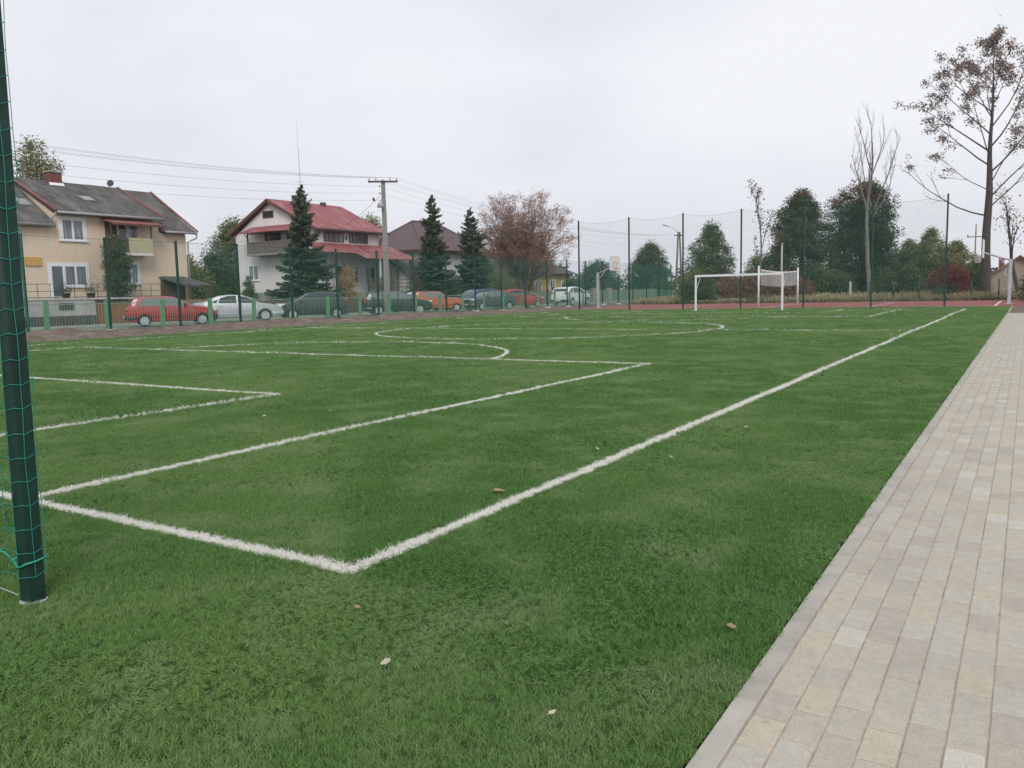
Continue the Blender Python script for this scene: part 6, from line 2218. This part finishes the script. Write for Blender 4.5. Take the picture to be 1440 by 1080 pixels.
# dry grass and weeds behind the court (uncountable)
mb = MB()
r = random.Random(77)
for i in range(30000):
    x = r.uniform(-27.5, 6)
    y = 65.6 + 13 * r.random() ** 1.4
    cl = float(vnoise(np.array([x * 0.6]), np.array([y * 0.6]), 3)[0])
    h = r.uniform(0.18, 0.55) * (0.5 + 0.9 * cl) * (0.7 + 0.5 * min(1, (y - 65.6) / 3))
    a = r.uniform(0, 6.28)
    l = r.gauss(0, 0.12)
    w = 0.018
    mb.add([(x - w * math.cos(a), y - w * math.sin(a), 0), (x + w * math.cos(a), y + w * math.sin(a), 0), (x + l + .004, y + r.gauss(0, .1), h), (x + l - .004, y + r.gauss(0, .1), h * 0.97)], [(0, 1, 2, 3)], 0 if cl + r.uniform(-.15, .15) > 0.42 else 1)
tag(build('dry_grass', mb, [MATS['straw'], MATS['weed_green']]), 'straw coloured dry grass and weeds behind the red court', 'dry grass', kind='stuff')
# scattered weeds along the dirt bank and by the road fence
mb = MB()
for i in range(5200):
    x = -28.6 + r.gauss(0, 0.35) if r.random() < 0.75 else r.uniform(-37.3, -38.6)
    y = r.uniform(6, 85)
    if float(vnoise(np.array([x * 0.8]), np.array([y * 0.5]), 9)[0]) < 0.5:
        continue
    h = r.uniform(0.05, 0.26)
    a = r.uniform(0, 6.28)
    mb.add([(x - .012 * math.cos(a), y - .012 * math.sin(a), 0.08), (x + .012 * math.cos(a), y + .012 * math.sin(a), 0.08), (x + r.gauss(0, .05), y + r.gauss(0, .05), 0.1 + h)], [(0, 1, 2)], 0 if r.random() < 0.4 else 1)
tag(build('weeds', mb, [MATS['straw'], MATS['weed_green']]), 'tufts of weeds along the road fence and garden walls', 'weeds', kind='stuff')

# far wood on the horizon (reads as one mass)
mb = MB()
r = random.Random(78)
for i in range(520):
    a = R(r.uniform(-62, 24))
    d = r.uniform(170, 260)
    c = Vector((2.6 + d * math.sin(a), -2.7 + d * math.cos(a), 0))
    h = r.uniform(3.5, 7.5) * (0.75 + 0.35 * math.sin(a * 9) * math.sin(a * 23 + 1))
    for k in range(70):
        z = r.random()
        rad = 3.2 * (1 - z ** 2.5) + 0.3
        t_ = r.uniform(0, 6.28)
        leaf(mb, c + Vector((math.cos(t_) * rad * r.random() ** .5, math.sin(t_) * rad * r.random() ** .5, h * z)), 1.1, r)
tag(build('far_woodland', mb, MATS['leaf_far']), 'distant line of trees on the horizon', 'woodland', kind='stuff')

# ---------------------------------------------------------------- fallen leaves on the carpet
leafmat('dead_leaf', (0.28, 0.17, 0.085), (0.46, 0.33, 0.20), None, trans=0.15)
leafmat('dead_leaf_pale', (0.50, 0.44, 0.30), (0.66, 0.60, 0.46), None, trans=0.15)
def fallen(x, y, s, rz, label, m, group='fallen leaves on the turf', z=0.030):
    r = random.Random(int(x * 1000) ^ int(y * 777))
    mb = MB()
    prof = [(0, 0.02), (0.15, 0.24), (0.32, 0.36), (0.45, 0.30), (0.6, 0.34), (0.78, 0.2), (0.9, 0.10), (1.0, 0.0)]
    vs = []
    for t_, w in prof:
        for q in (-1, -0.5, 0, 0.5, 1):
            vs.append((s * (t_ - 0.5), s * w * q * (1 + 0.15 * r.uniform(-1, 1)), s * (0.22 * abs(q) * w + 0.28 * (t_ - 0.5) ** 2 + 0.03 * r.uniform(-1, 1))))
    fs = [(i * 5 + k, (i + 1) * 5 + k, (i + 1) * 5 + k + 1, i * 5 + k + 1) for i in range(len(prof) - 1) for k in range(4)]
    mb.add(vs, fs, 0, True)
    mb.tube([(-s * 0.5, 0, 0.06 * s), (-s * 0.72, 0.05 * s, 0.10 * s)], 0.0012, 4)
    o = build('fallen_leaf', mb, MATS[m])
    o.location = (x, y, z)
    o.rotation_euler = (r.uniform(-.35, .35), r.uniform(-.35, .35), rz)
    return tag(o, label, 'leaf', group)
fallen(0.80, -0.69, 0.052, 2.4, 'largest fallen leaf, beige and folded, on the grass nearest the camera', 'dead_leaf_pale')
fallen(0.38, -0.37, 0.028, 0.4, 'small brown leaf on the grass below the near corner of the white line', 'dead_leaf')
fallen(1.44, -0.70, 0.028, 1.2, 'small pale leaf on the grass near the bottom middle', 'dead_leaf_pale')
fallen(-0.16, 1.48, 0.085, 0.2, 'orange brown leaf just above the near part of the right touchline', 'dead_leaf')
fallen(-0.24, 2.10, 0.05, 1.0, 'small brown leaf beyond the orange brown leaf by the touchline', 'dead_leaf')
fallen(0.40, 2.92, 0.05, 2.0, 'small brown leaf on the paving side of the right touchline', 'dead_leaf')
fallen(0.51, 4.44, 0.05, 0.7, 'small brown leaf farther along the paving side of the touchline', 'dead_leaf')
fallen(-2.25, 3.04, 0.055, 0.1, 'brown leaf just below the penalty area side line', 'dead_leaf')
fallen(1.70, 0.15, 0.05, 1.9, 'tan leaf in the grass close to the paving kerb', 'dead_leaf')
far_l = [(-3.68, 3.61), (-4.07, 3.06), (-0.20, 2.93), (-2.11, 4.46), (-0.27, 19.44), (-1.04, 23.06), (-0.15, 13.30), (0.82, 10.80), (0.63, 17.84), (0.20, 24.49), (-0.52, 27.57), (1.66, 11.71),
         (-9.40, 8.47), (-5.64, 5.97), (-9.72, 6.83), (-12.71, 18.28), (-7.85, 18.99), (-5.74, 31.83), (1.2, 30.5), (0.9, 33.0), (1.1, 36.0), (-2.0, 34.0), (-4.4, 36.5), (-3.0, 39.0), (0.3, 39.5), (-6.6, 27.5),
         (-16.5, 14.5), (-19.0, 20.0), (-14.0, 26.0), (-10.5, 33.5), (1.35, 21.0), (0.55, 27.0), (-1.4, 16.0)]
for k, (x, y) in enumerate(far_l):
    d = math.hypot(x - 2.56, y + 2.66)
    fallen(x, y, min(0.09, 0.026 + 0.0020 * d), k * 1.3, 'small pale fallen leaf lying out on the pitch, no more than a speck', 'dead_leaf_pale' if k % 3 else 'dead_leaf', 'leaf specks scattered over the pitch', 0.04)

# ---------------------------------------------------------------- haze of the overcast autumn day
HAZE = 0.0005
if HAZE > 0:
    mb = MB()
    mb.box((-330, -60, -1.2), (120, 330, 24.5))
    t = NT('haze_air')
    t.n.remove(t.b)
    pv = t.node('ShaderNodeVolumePrincipled')
    pv.inputs['Color'].default_value = (0.86, 0.90, 0.95, 1)
    pv.inputs['Density'].default_value = HAZE
    pv.inputs['Anisotropy'].default_value = 0.2
    t.l.new(pv.outputs[0], t.n['Material Output'].inputs['Volume'])
    tag(build('haze', mb, t.m), kind='stuff')
